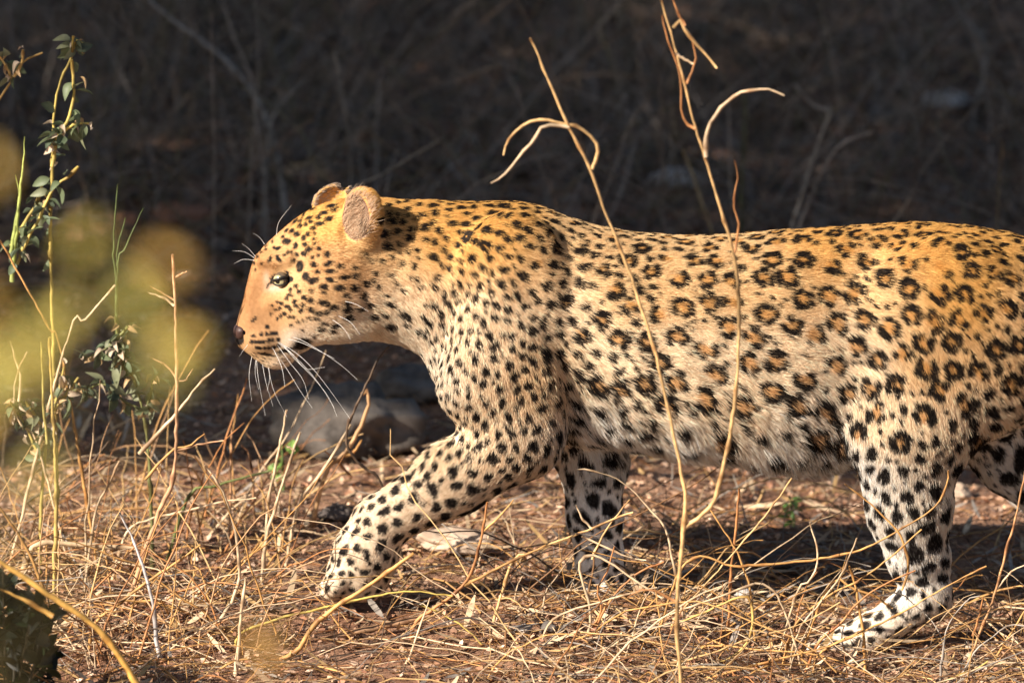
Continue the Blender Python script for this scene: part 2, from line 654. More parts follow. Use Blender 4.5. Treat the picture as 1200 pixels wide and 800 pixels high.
# light smoothing
for it in range(2):
    s = np.zeros_like(BV)
    n = np.zeros(len(BV))
    for a, b in ((0, 1), (1, 2), (2, 3), (3, 0)):
        np.add.at(s, BQ[:, a], BV[BQ[:, b]])
        np.add.at(s, BQ[:, b], BV[BQ[:, a]])
        np.add.at(n, BQ[:, a], 1)
        np.add.at(n, BQ[:, b], 1)
    BV = BV * 0.5 + 0.5 * s / np.maximum(n, 1)[:, None]
fn = np.cross(BV[BQ[:, 2]] - BV[BQ[:, 0]], BV[BQ[:, 3]] - BV[BQ[:, 1]])
BN = np.zeros_like(BV)
for a in range(4):
    np.add.at(BN, BQ[:, a], fn)
BN = nrm(BN)
print('body', len(BV), 'verts', round(time.time() - T0, 1), 's')
# ------------------------------------------------------------------ coat: colour, spots and fur
O = (.56, .305, .09)      # orange of the back
OC = (.64, .425, .215)     # between orange and cream
CR = (.76, .58, .39)     # cream
WH = (.76, .71, .645)       # white of belly and legs
TA = (.50, .27, .115)     # face tan
BR = (.30, .145, .060)
MZ = (.37, .20, .092)
CK = (.53, .32, .15)     # nose bridge
GR = (.62, .48, .335)      # foreleg
WC = (.71, .60, .47)
# px x, px y, flow x, flow y (down), hair mm, colour, spot spacing px, spot radius px, rosette 0..1
AN = [
    (280, 362, .2, -1, 3.8, BR, 12, 1, 0), (290, 330, .3, -1, 4, BR, 12, 1, 0), (300, 302, .5, -.8, 3.5, TA, 9, 1.5, 0),
    (330, 272, .8, -.6, 5, TA, 10, 2.3, 0), (360, 250, .9, -.4, 6, O, 10, 2.5, 0), (390, 240, 1, -.1, 7, O, 11, 2.6, 0), (294, 372, .9, -.4, 2.5, MZ, 9, 1.5, 0), (302, 345, .6, -.8, 4, BR, 12, 1, 0), (303, 322, .5, -.8, 4, BR, 12, 1, 0), (298, 388, 1, .3, 3, MZ, 9, 1.8, 0),
    (310, 409, .8, .6, 4, OC, 9, 1.5, 0), (325, 425, .8, .6, 5, WC, 30, 1, 0), (312, 360, 1, .2, 3, MZ, 9, 1.6, 0), (345, 350, 1, .2, 4.5, CK, 9, 2, 0),
    (318, 342, 1, .4, 3, TA, 20, 1, 0), (345, 308, 1, -.1, 5, CK, 10, 2.5, 0), (375, 295, 1, 0, 6, TA, 11, 2.8, 0), (380, 335, 1, .2, 8, CK, 12, 3, 0), (385, 368, .9, .5, 9, CR, 12, 3, 0), (400, 388, .9, .5, 11, WC, 12, 3, 0),
    (360, 392, .9, .5, 6, WC, 12, 2, 0), (430, 350, 1, .4, 12, CR, 14, 3.5, 0), (420, 315, 1, .2, 9, TA, 14, 3.5, 0),
    (460, 243, 1, 0, 10, O, 15, 4, 0), (460, 290, 1, .3, 12, OC, 16, 4.3, 0), (470, 350, .8, .7, 15, CR, 16, 4.3, 0), (470, 392, .6, .9, 18, WC, 18, 4.5, 0),
    (520, 242, 1, .05, 10, O, 17, 4.6, .1), (520, 290, .8, .5, 11, O, 17, 4.4, 0), (520, 350, .4, 1, 13, CR, 16, 4.0, 0), (512, 430, .2, 1, 17, WC, 15, 3.8, 0),
    (530, 490, .1, 1, 14, CR, 15, 4, 0), (600, 240, 1, .1, 10, O, 18, 5, .15), (580, 290, .7, .7, 10, O, 18, 5, .1), (580, 340, .5, 1, 11, CR, 17, 4.8, 0),
    (575, 400, .2, 1, 11, CR, 16.5, 4.8, 0), (580, 450, .1, 1, 11, CR, 17, 5.2, 0), (625, 420, .3, 1, 12, OC, 18, 5.6, .05), (635, 500, .2, 1, 12, GR, 20, 7, 0),
    (560, 505, -.4, .8, 10, CR, 18, 5.4, 0), (640, 300, 1, .4, 12, OC, 20, 5.2, .3), (660, 345, 1, .5, 15, CR, 21, 5.4, .3), (665, 430, .8, .7, 24, CR, 26, 8, .1), (690, 490, .6, .9, 28, WH, 30, 9, 0),
    (610, 555, -.8, .5, 9, GR, 22, 9.2, .05), (540, 555, -.85, .5, 8, GR, 21, 8.8, .05), (490, 588, -.8, .55, 7, GR, 19, 8.0, 0), (442, 615, -.5, .8, 6, GR, 17, 5.6, 0),
    (420, 650, -.3, 1, 5, GR, 14, 4.0, 0), (398, 682, -.4, .9, 4, GR, 12, 2.9, 0), (425, 690, -.6, .6, 4, GR, 13, 3.8, 0),
    (680, 262, 1, .1, 11, OC, 19, 5, .3), (750, 276, 1, .05, 12, OC, 24, 5.2, .5), (850, 280, 1, .05, 12, OC, 27, 5.4, .7), (950, 272, 1, .0, 12, O, 27, 5.6, .7),
    (1050, 265, 1, .05, 12, O, 25, 5.3, .7), (1150, 270, 1, .15, 12, O, 25, 5.4, .6), (1230, 310, .8, .6, 13, O, 28, 6.5, .5),
    (720, 325, 1, .25, 14, OC, 29, 5.2, .7), (820, 325, 1, .25, 14, OC, 35, 5.4, 1), (920, 325, 1, .25, 14, OC, 36, 5.6, 1), (1020, 325, .9, .4, 13, OC, 36, 6, 1),
    (1120, 325, .7, .6, 13, O, 31, 5.8, .9), (1200, 345, .7, .7, 13, OC, 31, 6.2, .7),
    (720, 395, 1, .35, 17, CR, 33, 5.6, .8), (820, 395, 1, .35, 17, CR, 36, 5.3, 1), (920, 395, 1, .35, 17, CR, 37, 5.5, 1), (990, 395, .8, .6, 16, CR, 36, 5.6, 1),
    (1090, 400, .5, .9, 13, OC, 33, 6.0, .9), (1190, 410, .6, .8, 14, OC, 33, 6.6, .7),
    (750, 455, .9, .5, 21, CR, 35, 7, .8), (850, 462, .9, .5, 24, CR, 40, 6.6, .9), (940, 472, .8, .6, 25, WC, 40, 7, .8), (1040, 470, .3, 1, 13, CR, 34, 6.5, .7),
    (1120, 480, .4, 1, 14, CR, 36, 8, .5), (1185, 470, .7, .8, 22, CR, 38, 9, .3),
    (720, 512, .5, .9, 28, WH, 34, 10, 0), (800, 518, .5, .9, 33, WH, 38, 11, 0), (880, 530, .5, 1, 36, WH, 40, 12, 0), (960, 545, .4, 1, 38, WH, 42, 12, 0), (920, 555, .4, 1, 38, WH, 60, 8, 0),
    (1010, 545, .1, 1, 13, WH, 29, 8, .2), (1060, 560, .1, 1, 12, WC, 30, 8.6, .2), (1120, 550, .4, 1, 18, WC, 33, 10.5, 0), (1060, 620, .15, 1, 10, WH, 30, 11, 0),
    (1100, 620, .3, 1, 13, WC, 31, 12, 0), (1075, 670, .2, 1, 8, WH, 25, 9, 0), (1100, 700, .0, .8, 8, GR, 24, 7, 0), (1050, 720, -.8, .5, 6, WC, 20, 6.2, 0),
    (1000, 750, -.9, .4, 5, WC, 17, 5.2, 0), (950, 765, -1, .3, 3.5, WC, 16, 3.6, 0),
    (695, 560, 0, 1, 9, WH, 30, 10.5, 0), (700, 620, 0, 1, 7, WH, 28, 10.5, 0), (705, 670, -.1, 1, 5.5, WH, 19, 7, 0), (690, 697, -.7, .7, 3.5, WH, 18, 4, 0),
    (1180, 540, .6, .9, 12, WH, 33, 13, 0), (1250, 610, .7, .8, 10, WH, 30, 11, 0), (1275, 690, -.2, 1, 8, WH, 24, 8, 0), (1280, 420, .2, 1, 15, CR, 26, 8, 0), (1275, 560, 0, 1, 15, WC, 30, 10, 0)]
AN_A = np.array([[a[0], a[1], a[2], a[3], a[4], a[5][0], a[5][1], a[5][2], a[6], a[7], a[8]] for a in AN])


def fields(u, v):
    """blend of the anchors around each (u, v): flow, length, colour, spot statistics"""
    out = np.zeros((len(u), 9))
    for s in range(0, len(u), 50000):
        du = u[s:s + 50000, None] - AN_A[None, :, 0]
        dv = v[s:s + 50000, None] - AN_A[None, :, 1]
        sig = np.where(AN_A[None, :, 0] < 440, 14.0, 27.0)
        d2 = (du * du + dv * dv) / (2 * sig * sig)
        d2 = d2 - d2.min(axis=1, keepdims=True)
        w = np.exp(-d2)
        w /= w.sum(axis=1, keepdims=True)
        out[s:s + 50000] = w @ AN_A[:, 2:]
    return out


def uv_of(V):
    return 600 + V[:, 0] / S, 400 - (V[:, 2] - ZC) * CP / S


# hand-read spots of head and neck on the near side: px, px, rx, ry, tilt (deg, + = clockwise on the picture)
HS = """337,282,4,2.8,0;349,273.5,3,2.5,0;353,264,2.2,2,0;343,270,3,1.6,-35;363,255,3.5,1.5,-25;360,262,1.8,1.8,0;366,259,1.8,1.8,0;374.6,254,2.4,2,0;381,249,4,1.6,-5;
393,245.5,2.5,2.3,0;387,256,4.2,2.3,-15;376,261.6,5,1.6,-3;368,267,2.8,1.8,0;362,273.5,2,2,0;370.6,273,1.6,1.6,0;357,278,2,2.8,0;359,286,2.6,1.8,0;348,286,2,2,0;370,285,1.5,1.5,0;
369,279,1.5,1.5,0;363,292,2.8,2.2,0;374.6,291,2.5,1.6,0;358,297,2.6,2.4,0;349,298,1.9,1.9,0;346.6,289.6,1.5,1.5,0;327,290,3,1.5,-30;343,295,1.6,1.6,0;338,295,1.5,1.5,0;334,298,1.4,1.4,0;
326,301,1.8,3,0;330,305,1.6,1.4,0;345,305,1.7,1.5,0;353,312,3.2,5.4,10;360,324,3.2,4,0;369,310,3,2.6,0;368.5,329,5,3,-20;386,309,5,2.2,-25;373,318.6,2.8,1.6,0;388.6,317.6,5,1.8,-5;385,298,3.2,3,0;
374.6,299,1.6,1.6,0;367.6,301.5,1.6,1.6,0;381,336,4.5,2.5,0;388.6,328,4.5,2.2,15;399,312,3,2.4,0;317,303,1.5,3.5,20;322,289,1.3,1.3,0;332.6,276.5,1.8,1.2,-30;337,269,2.2,1.2,-40;346,259.5,3,1.2,-40;
353,258,1.6,1.3,-40;356,252,1.6,1.2,-30;365,245,3,1.2,-20;389,241,5,1.4,-10;302,300,1.2,1.2,0;298,308,1.2,1.2,0;305.5,294.5,1.2,1.2,0;312,291,1.2,1.2,0;320,282,1.3,1.2,0;312,287,1.1,1.1,0;307,308,1,1,0;300,315,1,1,0;
399,337.6,4.5,3,0;416,338,4,3.6,0;365,352,3,2.8,0;379.6,355,5,2.6,10;357,349,2.2,2.2,0;366,341,2,2,0;380,343,2,1.7,0;407,346,3.5,2,0;348,335,2,1.8,0;342,339,2,1.8,0;352,342,2,1.9,0;341,346,2.6,1.6,0;
337,350,2,1.5,0;347,353,2.8,1.5,-30;331,356,1.6,1.6,0;326,354,1.4,1.4,0;338,359.5,2.6,1.6,0;348,359,2.5,1.8,0;356,358,2,2,0;365,363,2.8,2.6,0;353.6,364.5,2.2,2.2,0;342,363.6,1.8,1.6,0;334.6,367.5,2.3,1.8,0;
329,361.5,1.6,1.6,0;324,363,1.3,1.3,0;330,370.6,1.7,1.6,0;340,372,1.6,1.6,0;345.6,372,1.7,1.6,0;326,373.5,1.5,1.5,0;318.5,367.5,1.4,1.4,0;373,367.5,3.4,2.2,0;383,366,3.5,2,-15;391,360.5,4,2.8,0;408,357,3.5,3,0;
408,364,4.5,3,0;410,373,4.5,3,0;363,373,1.6,1.6,0;371,374,2.6,1.6,0;356.5,376,1.4,1.4,0;350.6,378,1.5,1.5,0;380,380,3.2,1.5,0;377,386.6,4,1.8,-20;393,382.5,4.5,2,-10;369,394.5,2.6,1.4,-30;390,389,3,1.4,0;342.5,381.5,1.5,1.5,0;354,387,1,1,0;320,358,1.2,1.2,0;
298,393.6,1.9,1.5,0;307,391.6,1.9,1.6,0;313.6,391.6,1.9,1.6,0;319.5,391,1.9,1.6,0;325,390.5,1.7,1.5,0;296,401,1.8,1.6,0;300,401,1.8,1.6,0;304.5,401,1.9,1.6,0;309.5,400.5,2,1.8,0;316,399.6,2.2,1.8,0;320.5,399,2,1.6,0;327,398.5,1.9,1.6,0;
302,408,1.7,1.2,0;306,408.5,1.7,1.2,0;311,408.7,1.8,1.3,0;316,408.6,1.8,1.4,0;322,407.6,2.4,1.6,0;328,406,2.4,1.6,0;314,382.6,2.2,1.6,0;301,372.6,1.4,1.1,0;297,375,1.4,1.1,0;
404,325.6,4,2.6,0;417,323.6,3.5,3,0;416,313.6,2.6,2.2,0;428,347.5,3.2,4,0;429,333,4,3,20;439,320.8,2.2,2,0;438,329,2,2,0;442.7,337.4,1.8,3.5,0;406,346.6,3.5,2,0;434.6,358.7,3,2.5,0;423,364.5,3,2,0;439,372.5,4,2.5,0;452,369.6,4,2,0;
455.6,357.6,5,2.5,15;452.5,347.5,2.2,2.2,0;457.6,383,6,3.5,5;473.4,369.6,5,3.5,10;479,372.5,3,3,0;475.7,381,4,2.5,0;490.7,389.8,3,5,0;459,301.5,2.2,2.2,0;447.6,305.5,2.6,2.8,0;455.6,289,4.4,5,0;467.7,286,3,3,0;467.7,295,2,2,0;
453,274.7,4.2,5,0;466,272,4,4,0;482,269,4,3.5,0;498,266.7,5.5,4,0;512,262,4,4.5,0;472,259.5,3.5,4,0;460.5,260,4.2,4,0;447.6,259,5,4.5,0;457,251,2.5,4,0;466,251.7,2.5,3.5,0;477,252.6,2.5,1.8,0;488,256,2.8,2.6,0;495,252,4.5,2,20;
480.6,279,5,4,0;499,280.5,3.2,3,0;507,278,3,2.5,0;503.6,288.6,3.5,2,0;489,293.4,2.6,2.6,0;478.6,295,2.2,3.2,0;471.4,309,2.6,4.5,0;485,312,2.2,4,20;459,323,2.6,2.4,0;465,333,2.2,2.2,0;473.4,342,2.8,2.4,0;480.6,325,1.6,1.6,0;
488,326.5,2.8,2.5,0;493.6,336.6,3.5,2,-20;506.5,300.6,3,5,0;490,302,2,2,0;506.5,313,3.2,3,0;508,323.6,3,2.8,0;509.4,334.6,2.5,4,0;511.7,347,3,5.5,0;499,356.7,2.6,2,0;506,364,3.2,2.2,0;496.5,371.6,2,3,0;500,375.4,2,3.5,0;
499.3,389.8,2.2,5,0;490.7,240,3,2,0;477.8,244.6,4,2,0;466,237,3,1.2,0;454.8,240,4,1.6,0;475,236,3,1.2,0;428,298,2.5,2,0;436,306,2,3,0"""
HAND = np.array([[float(q) for q in s.split(',')] for s in HS.replace('\n', '').split(';')])


class Hash:
    def __init__(self, pts, cell):
        self.cell = cell
        k = np.floor(pts / cell).astype(np.int64)
        self.key = (k[:, 0] + 512) * 1048576 + (k[:, 1] + 512) * 1024 + (k[:, 2] + 512)
        self.order = np.argsort(self.key, kind='stable')
        self.sorted = self.key[self.order]

    def near(self, p):
        k = np.floor(p / self.cell).astype(np.int64)
        out = []
        for i in (-1, 0, 1):
            for j in (-1, 0, 1):
                base = (k[0] + i + 512) * 1048576 + (k[1] + j + 512) * 1024 + (k[2] + 512)
                a = np.searchsorted(self.sorted, base - 1, 'left')
                b = np.searchsorted(self.sorted, base + 1, 'right')
                out.append(self.order[a:b])
        return np.concatenate(out)


tri = np.concatenate([BQ[:, [0, 1, 2]], BQ[:, [0, 2, 3]]])
tri_area = 0.5 * np.linalg.norm(np.cross(BV[tri[:, 1]] - BV[tri[:, 0]], BV[tri[:, 2]] - BV[tri[:, 0]]), axis=1)


def sample_surface(n, weight):
    w = tri_area * weight
    cum = np.cumsum(w)
    f = np.searchsorted(cum, rng.random(n) * cum[-1])
    r1 = np.sqrt(rng.random(n))[:, None]
    r2 = rng.random(n)[:, None]
    t = tri[f]
    a, b, c = 1 - r1, r1 * (1 - r2), r1 * r2
    p = BV[t[:, 0]] * a + BV[t[:, 1]] * b + BV[t[:, 2]] * c
    nn = nrm(BN[t[:, 0]] * a + BN[t[:, 1]] * b + BN[t[:, 2]] * c)
    return p, nn


def flow_dirs(p, nn, fl):
    d = np.stack([fl[:, 0], np.zeros(len(p)), -fl[:, 1]], -1)
    d = d - nn * (d * nn).sum(1, keepdims=True)
    l = np.linalg.norm(d, axis=1, keepdims=True)
    d = np.where(l < .15, d + np.cross(nn, [0, 1, 0]) * 0.2, d)
    return nrm(d)


def is_ear(p):
    a = np.linalg.norm((p - EAR_N) / np.array([.038, .030, .050]), axis=1) < 1
    b = np.linalg.norm((p - EAR_F) / np.array([.036, .030, .042]), axis=1) < 1
    return a, b


# ---- place the spots on the surface
cand, cn = sample_surface(100000, np.ones(len(tri)))
cu, cv = uv_of(cand)
cf = fields(cu, cv)
cflow = flow_dirs(cand, cn, cf[:, 0:2])
hp_u, hp_v = project(cand)
okc = ~((cu < 503) & (cand[:, 1] < .02) & (hp_v < 412))
okc &= ~(np.linalg.norm((cand - EAR_F) / np.array([.040, .030, .036]), axis=1) < 1)
blot = []     # centre, e1, e2, n, a, b, phase, kind(0 dark, 1 tawny fill)
A_P = np.zeros((9000, 3))
A_E = np.zeros(9000)
na = 0
for stage in (0, 1):
    for i in (range(76000) if stage == 0 else range(76000, 100000)):
        if not okc[i]:
            continue
        p = cand[i]
        r = cf[i, 7] * S
        ros = stage == 0 and rng.random() < cf[i, 8] * 1.2
        if ros:
            ring = cf[i, 6] * S * rng.uniform(.24, .285)
            el = rng.uniform(1.0, 1.25)
            ext = ring * (1 + el) * .5 + r * .70 + .2 * S
        else:
            rb = r * rng.uniform(.78, 1.15) * (1.12 if r < 6 * S else .98)
            if stage == 1:
                if r < 4 * S or cf[i, 2] > 30 or (cf[i, 8] > .5 and rng.random() < .7): continue
                rb = min(r, 6 * S) * rng.uniform(.45, .72)
            ext = rb * 1.0 + (1.15 if r < 6 * S else 1.35) * S
            if cf[i, 2] > 26: ext += 3 * S
        if na:
            d2 = ((A_P[:na] - p) ** 2).sum(1)
            if (d2 < (A_E[:na] + ext) ** 2).any():
                continue
        A_P[na] = p
        A_E[na] = ext
        na += 1
        n = cn[i]
        e1 = cflow[i]
        e2 = np.cross(n, e1)
        if ros:
            nb = rng.integers(3, 6) if ring < 8 * S else rng.integers(4, 7)
            a0 = rng.uniform(0, 6.28)
            blot.append((p, e1, e2, n, ring * el * .8, ring * .72, rng.uniform(0, 6.28), 1))
            for q in range(nb):
                ang = a0 + q * 6.283 / nb + rng.normal(0, .20)
                if rng.random() < .10:
                    continue
                c = p + e1 * math.cos(ang) * ring * el + e2 * math.sin(ang) * ring
                tdir = -e1 * math.sin(ang) + e2 * math.cos(ang)
                rdir = np.cross(n, tdir)
                rbb = r * rng.uniform(.78, 1.08)
                blot.append((c, tdir, rdir, n, rbb * rng.uniform(1.0, 1.40), rbb * rng.uniform(.78, .98), rng.uniform(0, 6.28), 0))
        else:
            th = rng.normal(0, .6)
            d1 = e1 * math.cos(th) + e2 * math.sin(th)
            d2_ = np.cross(n, d1)
            blot.append((p, d1, d2_, n, rb * rng.uniform(1.0, 1.25), rb * rng.uniform(.80, 1.0), rng.uniform(0, 6.28), 0))
print('spots', len(blot), round(time.time() - T0, 1), 's')


def coat(p, nn, noise_amp=0.18):
    """albedo at surface points, and their blended fields"""
    u, v = uv_of(p)
    fd = fields(u, v)
    col = fd[:, 3:6].copy()
    n = len(p)
    h = Hash(p, 0.026)
    dark = np.zeros(n)
    fill = np.zeros(n)
    for (c, e1, e2, nrm_, a, b, ph, kind) in blot:
        ids = h.near(c)
        if len(ids) == 0:
            continue
        d = p[ids] - c
        x = d @ e1
        y = d @ e2
        z = d @ nrm_
        ang = np.arctan2(y, x)
        wob = 1 + .13 * np.cos(2 * ang + ph) + .10 * np.cos(3 * ang + 2.3 * ph) + .07 * np.cos(5 * ang + ph * 3.1)
        q = np.sqrt((x / a) ** 2 + (y / b) ** 2) / wob
        ok = np.abs(z) < .010 + .8 * max(a, b)
        ok &= (nn[ids] @ nrm_) > .2
        m = np.clip((1.12 - q) / .24, 0, 1) * ok
        if kind == 0:
            dark[ids] = np.maximum(dark[ids], m)
        else:
            fill[ids] = np.maximum(fill[ids], np.clip((1.3 - q) / .6, 0, 1) * ok)
    # hand-read spots, carried to the near side of head and neck
    pu, pv = project(p)
    tocam = nrm(CAM - p)
    face = ((nn * tocam).sum(1) > .03) & (p[:, 1] < .03) & (u < 530)
    idf = np.nonzero(face)[0]
    L = fd[idf, 2] * .001 / S * .45
    fl = fd[idf, 0:2] / np.maximum(np.linalg.norm(fd[idf, 0:2], axis=1, keepdims=True), .2)
    qu = pu[idf] + fl[:, 0] * L
    qv = pv[idf] + fl[:, 1] * L
    hd = np.zeros(len(idf))
    for (hx, hy, rx, ry, th) in HAND:
        if hx > 502: continue
        if hx > 440: rx, ry = rx * .88, ry * .88
        w = np.nonzero((np.abs(qu - hx) < 12) & (np.abs(qv - hy) < 12))[0]
        t = math.radians(th)
        dx = qu[w] - hx
        dy = qv[w] - hy
        x = dx * math.cos(t) + dy * math.sin(t)
        y = -dx * math.sin(t) + dy * math.cos(t)
        q = np.sqrt((x / (rx * 1.32 + .4)) ** 2 + (y / (ry * 1.32 + .4)) ** 2)
        hd[w] = np.maximum(hd[w], np.clip((1.15 - q) / .3, 0, 1))
    # black corner of the mouth, lip line, tear line
    for (hx, hy, rx, ry, th) in ((355, 404, 11, 7, -20), (336, 411, 12, 3.0, -14), (314, 416, 12, 1.6, 10), (316, 333, 5, 1.8, -55), (338, 319, 4, 1.5, 20)):
        t = math.radians(th)
        dx = qu - hx
        dy = qv - hy
        x = dx * math.cos(t) + dy * math.sin(t)
        y = -dx * math.sin(t) + dy * math.cos(t)
        hd = np.maximum(hd, np.clip((1.2 - np.sqrt((x / rx) ** 2 + (y / ry) ** 2)) / .4, 0, 1))
    dark[idf] = np.maximum(dark[idf], hd)
    # pale ring under and before the eye
    ey = np.exp(-(((qu - 322) / 9) ** 2 + ((qv - 337) / 5) ** 2)) + .8 * np.exp(-(((qu - 313) / 3.5) ** 2 + ((qv - 325) / 8) ** 2))
    col[idf] = col[idf] * (1 - np.clip(ey, 0, 1)[:, None] * .3) + np.array(WH) * np.clip(ey, 0, 1)[:, None] * .3
    fillc = np.array([.52, .245, .06])
    col = col * (1 - .75 * fill[:, None]) + fillc * .75 * fill[:, None]
    col *= 1 + noise_amp * rng.standard_normal(n)[:, None] * np.array([.8, 1, 1.2])
    dark = np.clip(dark + rng.normal(0, .10, n) * (dark > .05), 0, 1)
    dark = dark * dark * (3 - 2 * dark)
    dk = np.array([.014, .011, .010])
    col = col * (1 - dark[:, None]) + dk * dark[:, None]
    return np.clip(col, .006, .8), fd


def eye_mask(p):
    pu, pv = project(p)
    return (((pu - 330) / 13.5) ** 2 + ((pv - 327) / 6.8) ** 2 < 1) & (p[:, 1] < 0)


def nose_mask(p):
    u, v = uv_of(p)
    return (((u - 279) / 9) ** 2 + ((v - 387) / 11) ** 2 < 1) & (np.abs(p[:, 1] + .028) < .03)


LEO = empty('leopard', (0.25, 0.0, float(ground_z(0.25, 0.0))))
tag(LEO, 'spotted leopard walking left past the dry stems with one forepaw lifted', 'leopard')
bcol, _ = coat(BV, BN, 0.05)
ear_in = np.linalg.norm((BV - EAR_N - np.array([-.010, -.012, .002])) / np.array([.026, .03, .036]), axis=1) < 1
bcol[ear_in & (BN[:, 1] + BN[:, 0] * .8 < .1)] = (.16, .085, .06)
inner = nose_mask(BV) | eye_mask(BV)
bcol[inner] = (.02, .016, .014)
M_SKIN = tint_mat('leopard_skin', .8, 0, .1, 200, .1)
body = link('body', mesh_np('body', BV, BQ, bcol), M_SKIN, LEO)

# ---- fur strands
NEAR_N, K = 620000, 5
tc_ = BV[tri].mean(1)
tn_ = nrm(BN[tri].sum(1))
fu, fv = uv_of(tc_)
tf = fields(fu, fv)
wgt = (10 / np.maximum(tf[:, 2], 3)) ** .55
facing = (tn_ * nrm(CAM - tc_)).sum(1)
wgt *= np.where(facing > -.25, 1.0, .25)
wgt *= np.where(fu > 1215, .45, 1.0)
root, rn = sample_surface(NEAR_N, wgt)
keep = ~(nose_mask(root) | eye_mask(root))
root, rn = root[keep], rn[keep]
rc, fd = coat(root, rn)
fl = flow_dirs(root, rn, fd[:, 0:2])
N = len(root)
length = fd[:, 2] * .001 * rng.uniform(.7, 1.2, N)
# clumps: neighbouring hairs lean the same way
ru, rv = uv_of(root)
c1 = (vnoise(ru, rv + root[:, 1] * 300, .11) - .5) * 2
c2 = (vnoise(ru + 400, rv + root[:, 1] * 300, .11) - .5) * 2
side = np.cross(rn, fl)
lf = np.clip(fd[:, 2] / 18, .35, 1.6)
fl = nrm(fl + side * (c1 * .32 * lf + rng.normal(0, .14, N))[:, None])
lift = .30 + .10 * c2 + rng.normal(0, .10, N) + .10 * np.clip(lf - 1, 0, 1)
rc *= (1 + .16 * c2 * np.clip(lf, .5, 1.3) + .07 * (vnoise(ru, rv, .35) - .5))[:, None]
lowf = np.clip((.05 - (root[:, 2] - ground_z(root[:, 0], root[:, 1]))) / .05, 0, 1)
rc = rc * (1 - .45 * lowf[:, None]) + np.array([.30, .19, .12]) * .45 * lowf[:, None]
e1_, e2_ = is_ear(root)
# ear: long pale hair inside the near ear, short tan on rims and backs
rel = root - EAR_N
inside = e1_ & (rn[:, 1] + rn[:, 0] * .8 < .1) & (np.linalg.norm((rel - np.array([-.010, -.012, .002])) / np.array([.028, .03, .038]), axis=1) < 1)
fl[inside] = nrm(np.array([.55, -.25, .55]) + rng.normal(0, .18, (inside.sum(), 3)))
length[inside] = rng.uniform(.012, .030, inside.sum())
lift[inside] = rng.uniform(.25, .6, inside.sum())
rc[inside] = np.array([.84, .62, .43]) * rng.uniform(.55, 1.05, (inside.sum(), 1))
ear_shade = inside & (np.linalg.norm((rel - np.array([.004, -.010, -.020])) / np.array([.013, .03, .012]), axis=1) < 1)
rc[ear_shade & (rng.random(N) < .5)] = (.06, .035, .025)  # shadow in the lower hollow of the ear, put into the hair colour
rim = e1_ & ~inside
shortf = (ru < 325) & (fd[:, 2] < 4.6)
rc[shortf] *= rng.uniform(.6, 1.35, (shortf.sum(), 1)) * (1 + .5 * (vnoise(ru[shortf] * 1.2, rv[shortf] * .45, .7) - .5))[:, None]
lift[shortf] += .12
rc[rim] = np.array([.50, .28, .12]) * rng.uniform(.75, 1.15, (rim.sum(), 1))
back = rim & (rel[:, 0] > .014) & (rel[:, 2] > -.012) & (rel[:, 2] < .030)
rc[back & (rng.random(N) < .6)] = (.07, .045, .03)
length[rim] = .005
rc[e2_] = np.array([.66, .52, .40]) * rng.uniform(.5, 1.15, (e2_.sum(), 1))
tip2 = e2_ & (root[:, 2] - EAR_F[2] > .012) & (rng.random(N) < .55)
rc[tip2] = (.04, .03, .025)
length[e2_] = .007
drop_ = inside & (rng.random(N) < .3)
length[drop_] *= .25
s = np.linspace(0, 1, K)
lift = np.clip(lift, .06, .9)
pts = root[:, None, :] - rn[:, None, :] * .0008 + length[:, None, None] * (
    fl[:, None, :] * (s[None, :, None] * .96) + rn[:, None, :] * (lift[:, None] * (s - .55 * s * s)[None, :])[:, :, None])
sag = np.clip(fd[:, 2] - 16, 0, 30) / 30
pts[:, :, 2] -= (length * sag * .5)[:, None] * (s * s)[None, :]
rad0 = np.clip(.00013 + fd[:, 2] * .000011, .00015, .00042)
rad = rad0[:, None] * np.array([1.0, 1.0, .9, .65, .12])[None, :]
hc = bpy.data.hair_curves.new('fur')
hc.add_curves([K] * N)
hc.attributes['position'].data.foreach_set('vector', pts.astype(np.float32).ravel())
ra = hc.attributes.get('radius') or hc.attributes.new('radius', 'FLOAT', 'POINT')
ra.data.foreach_set('value', rad.astype(np.float32).ravel())
ca = hc.attributes.new('tint', 'FLOAT_COLOR', 'CURVE')
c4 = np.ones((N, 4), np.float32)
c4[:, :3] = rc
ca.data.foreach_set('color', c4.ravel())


def fur_mat():
    m, nt, b = new_mat('leopard_fur')
    at = nt.nodes.new('ShaderNodeAttribute')
    at.attribute_name = 'tint'
    df = nt.nodes.new('ShaderNodeBsdfDiffuse')
    hr = nt.nodes.new('ShaderNodeBsdfHair')
    hr.component = 'Reflection'
    hr.inputs['RoughnessU'].default_value = .35
    hr.inputs['RoughnessV'].default_value = .8
    tr = nt.nodes.new('ShaderNodeBsdfTranslucent')
    m1 = nt.nodes.new('ShaderNodeMixShader')
    m1.inputs[0].default_value = .25
    m2 = nt.nodes.new('ShaderNodeMixShader')
    m2.inputs[0].default_value = .10
    L = nt.links
    L.new(at.outputs['Color'], df.inputs[0])
    L.new(at.outputs['Color'], tr.inputs[0])
    L.new(at.outputs['Color'], hr.inputs['Color'])
    L.new(df.outputs[0], m1.inputs[1])
    L.new(tr.outputs[0], m1.inputs[2])
    L.new(m1.outputs[0], m2.inputs[1])
    L.new(hr.outputs[0], m2.inputs[2])
    L.new(m2.outputs[0], nt.nodes['Material Output'].inputs[0])
    nt.nodes.remove(b)
    return m


fur = link('fur', hc, fur_mat(), LEO)
tag(fur, kind='stuff')
print('fur', N, round(time.time() - T0, 1), 's')
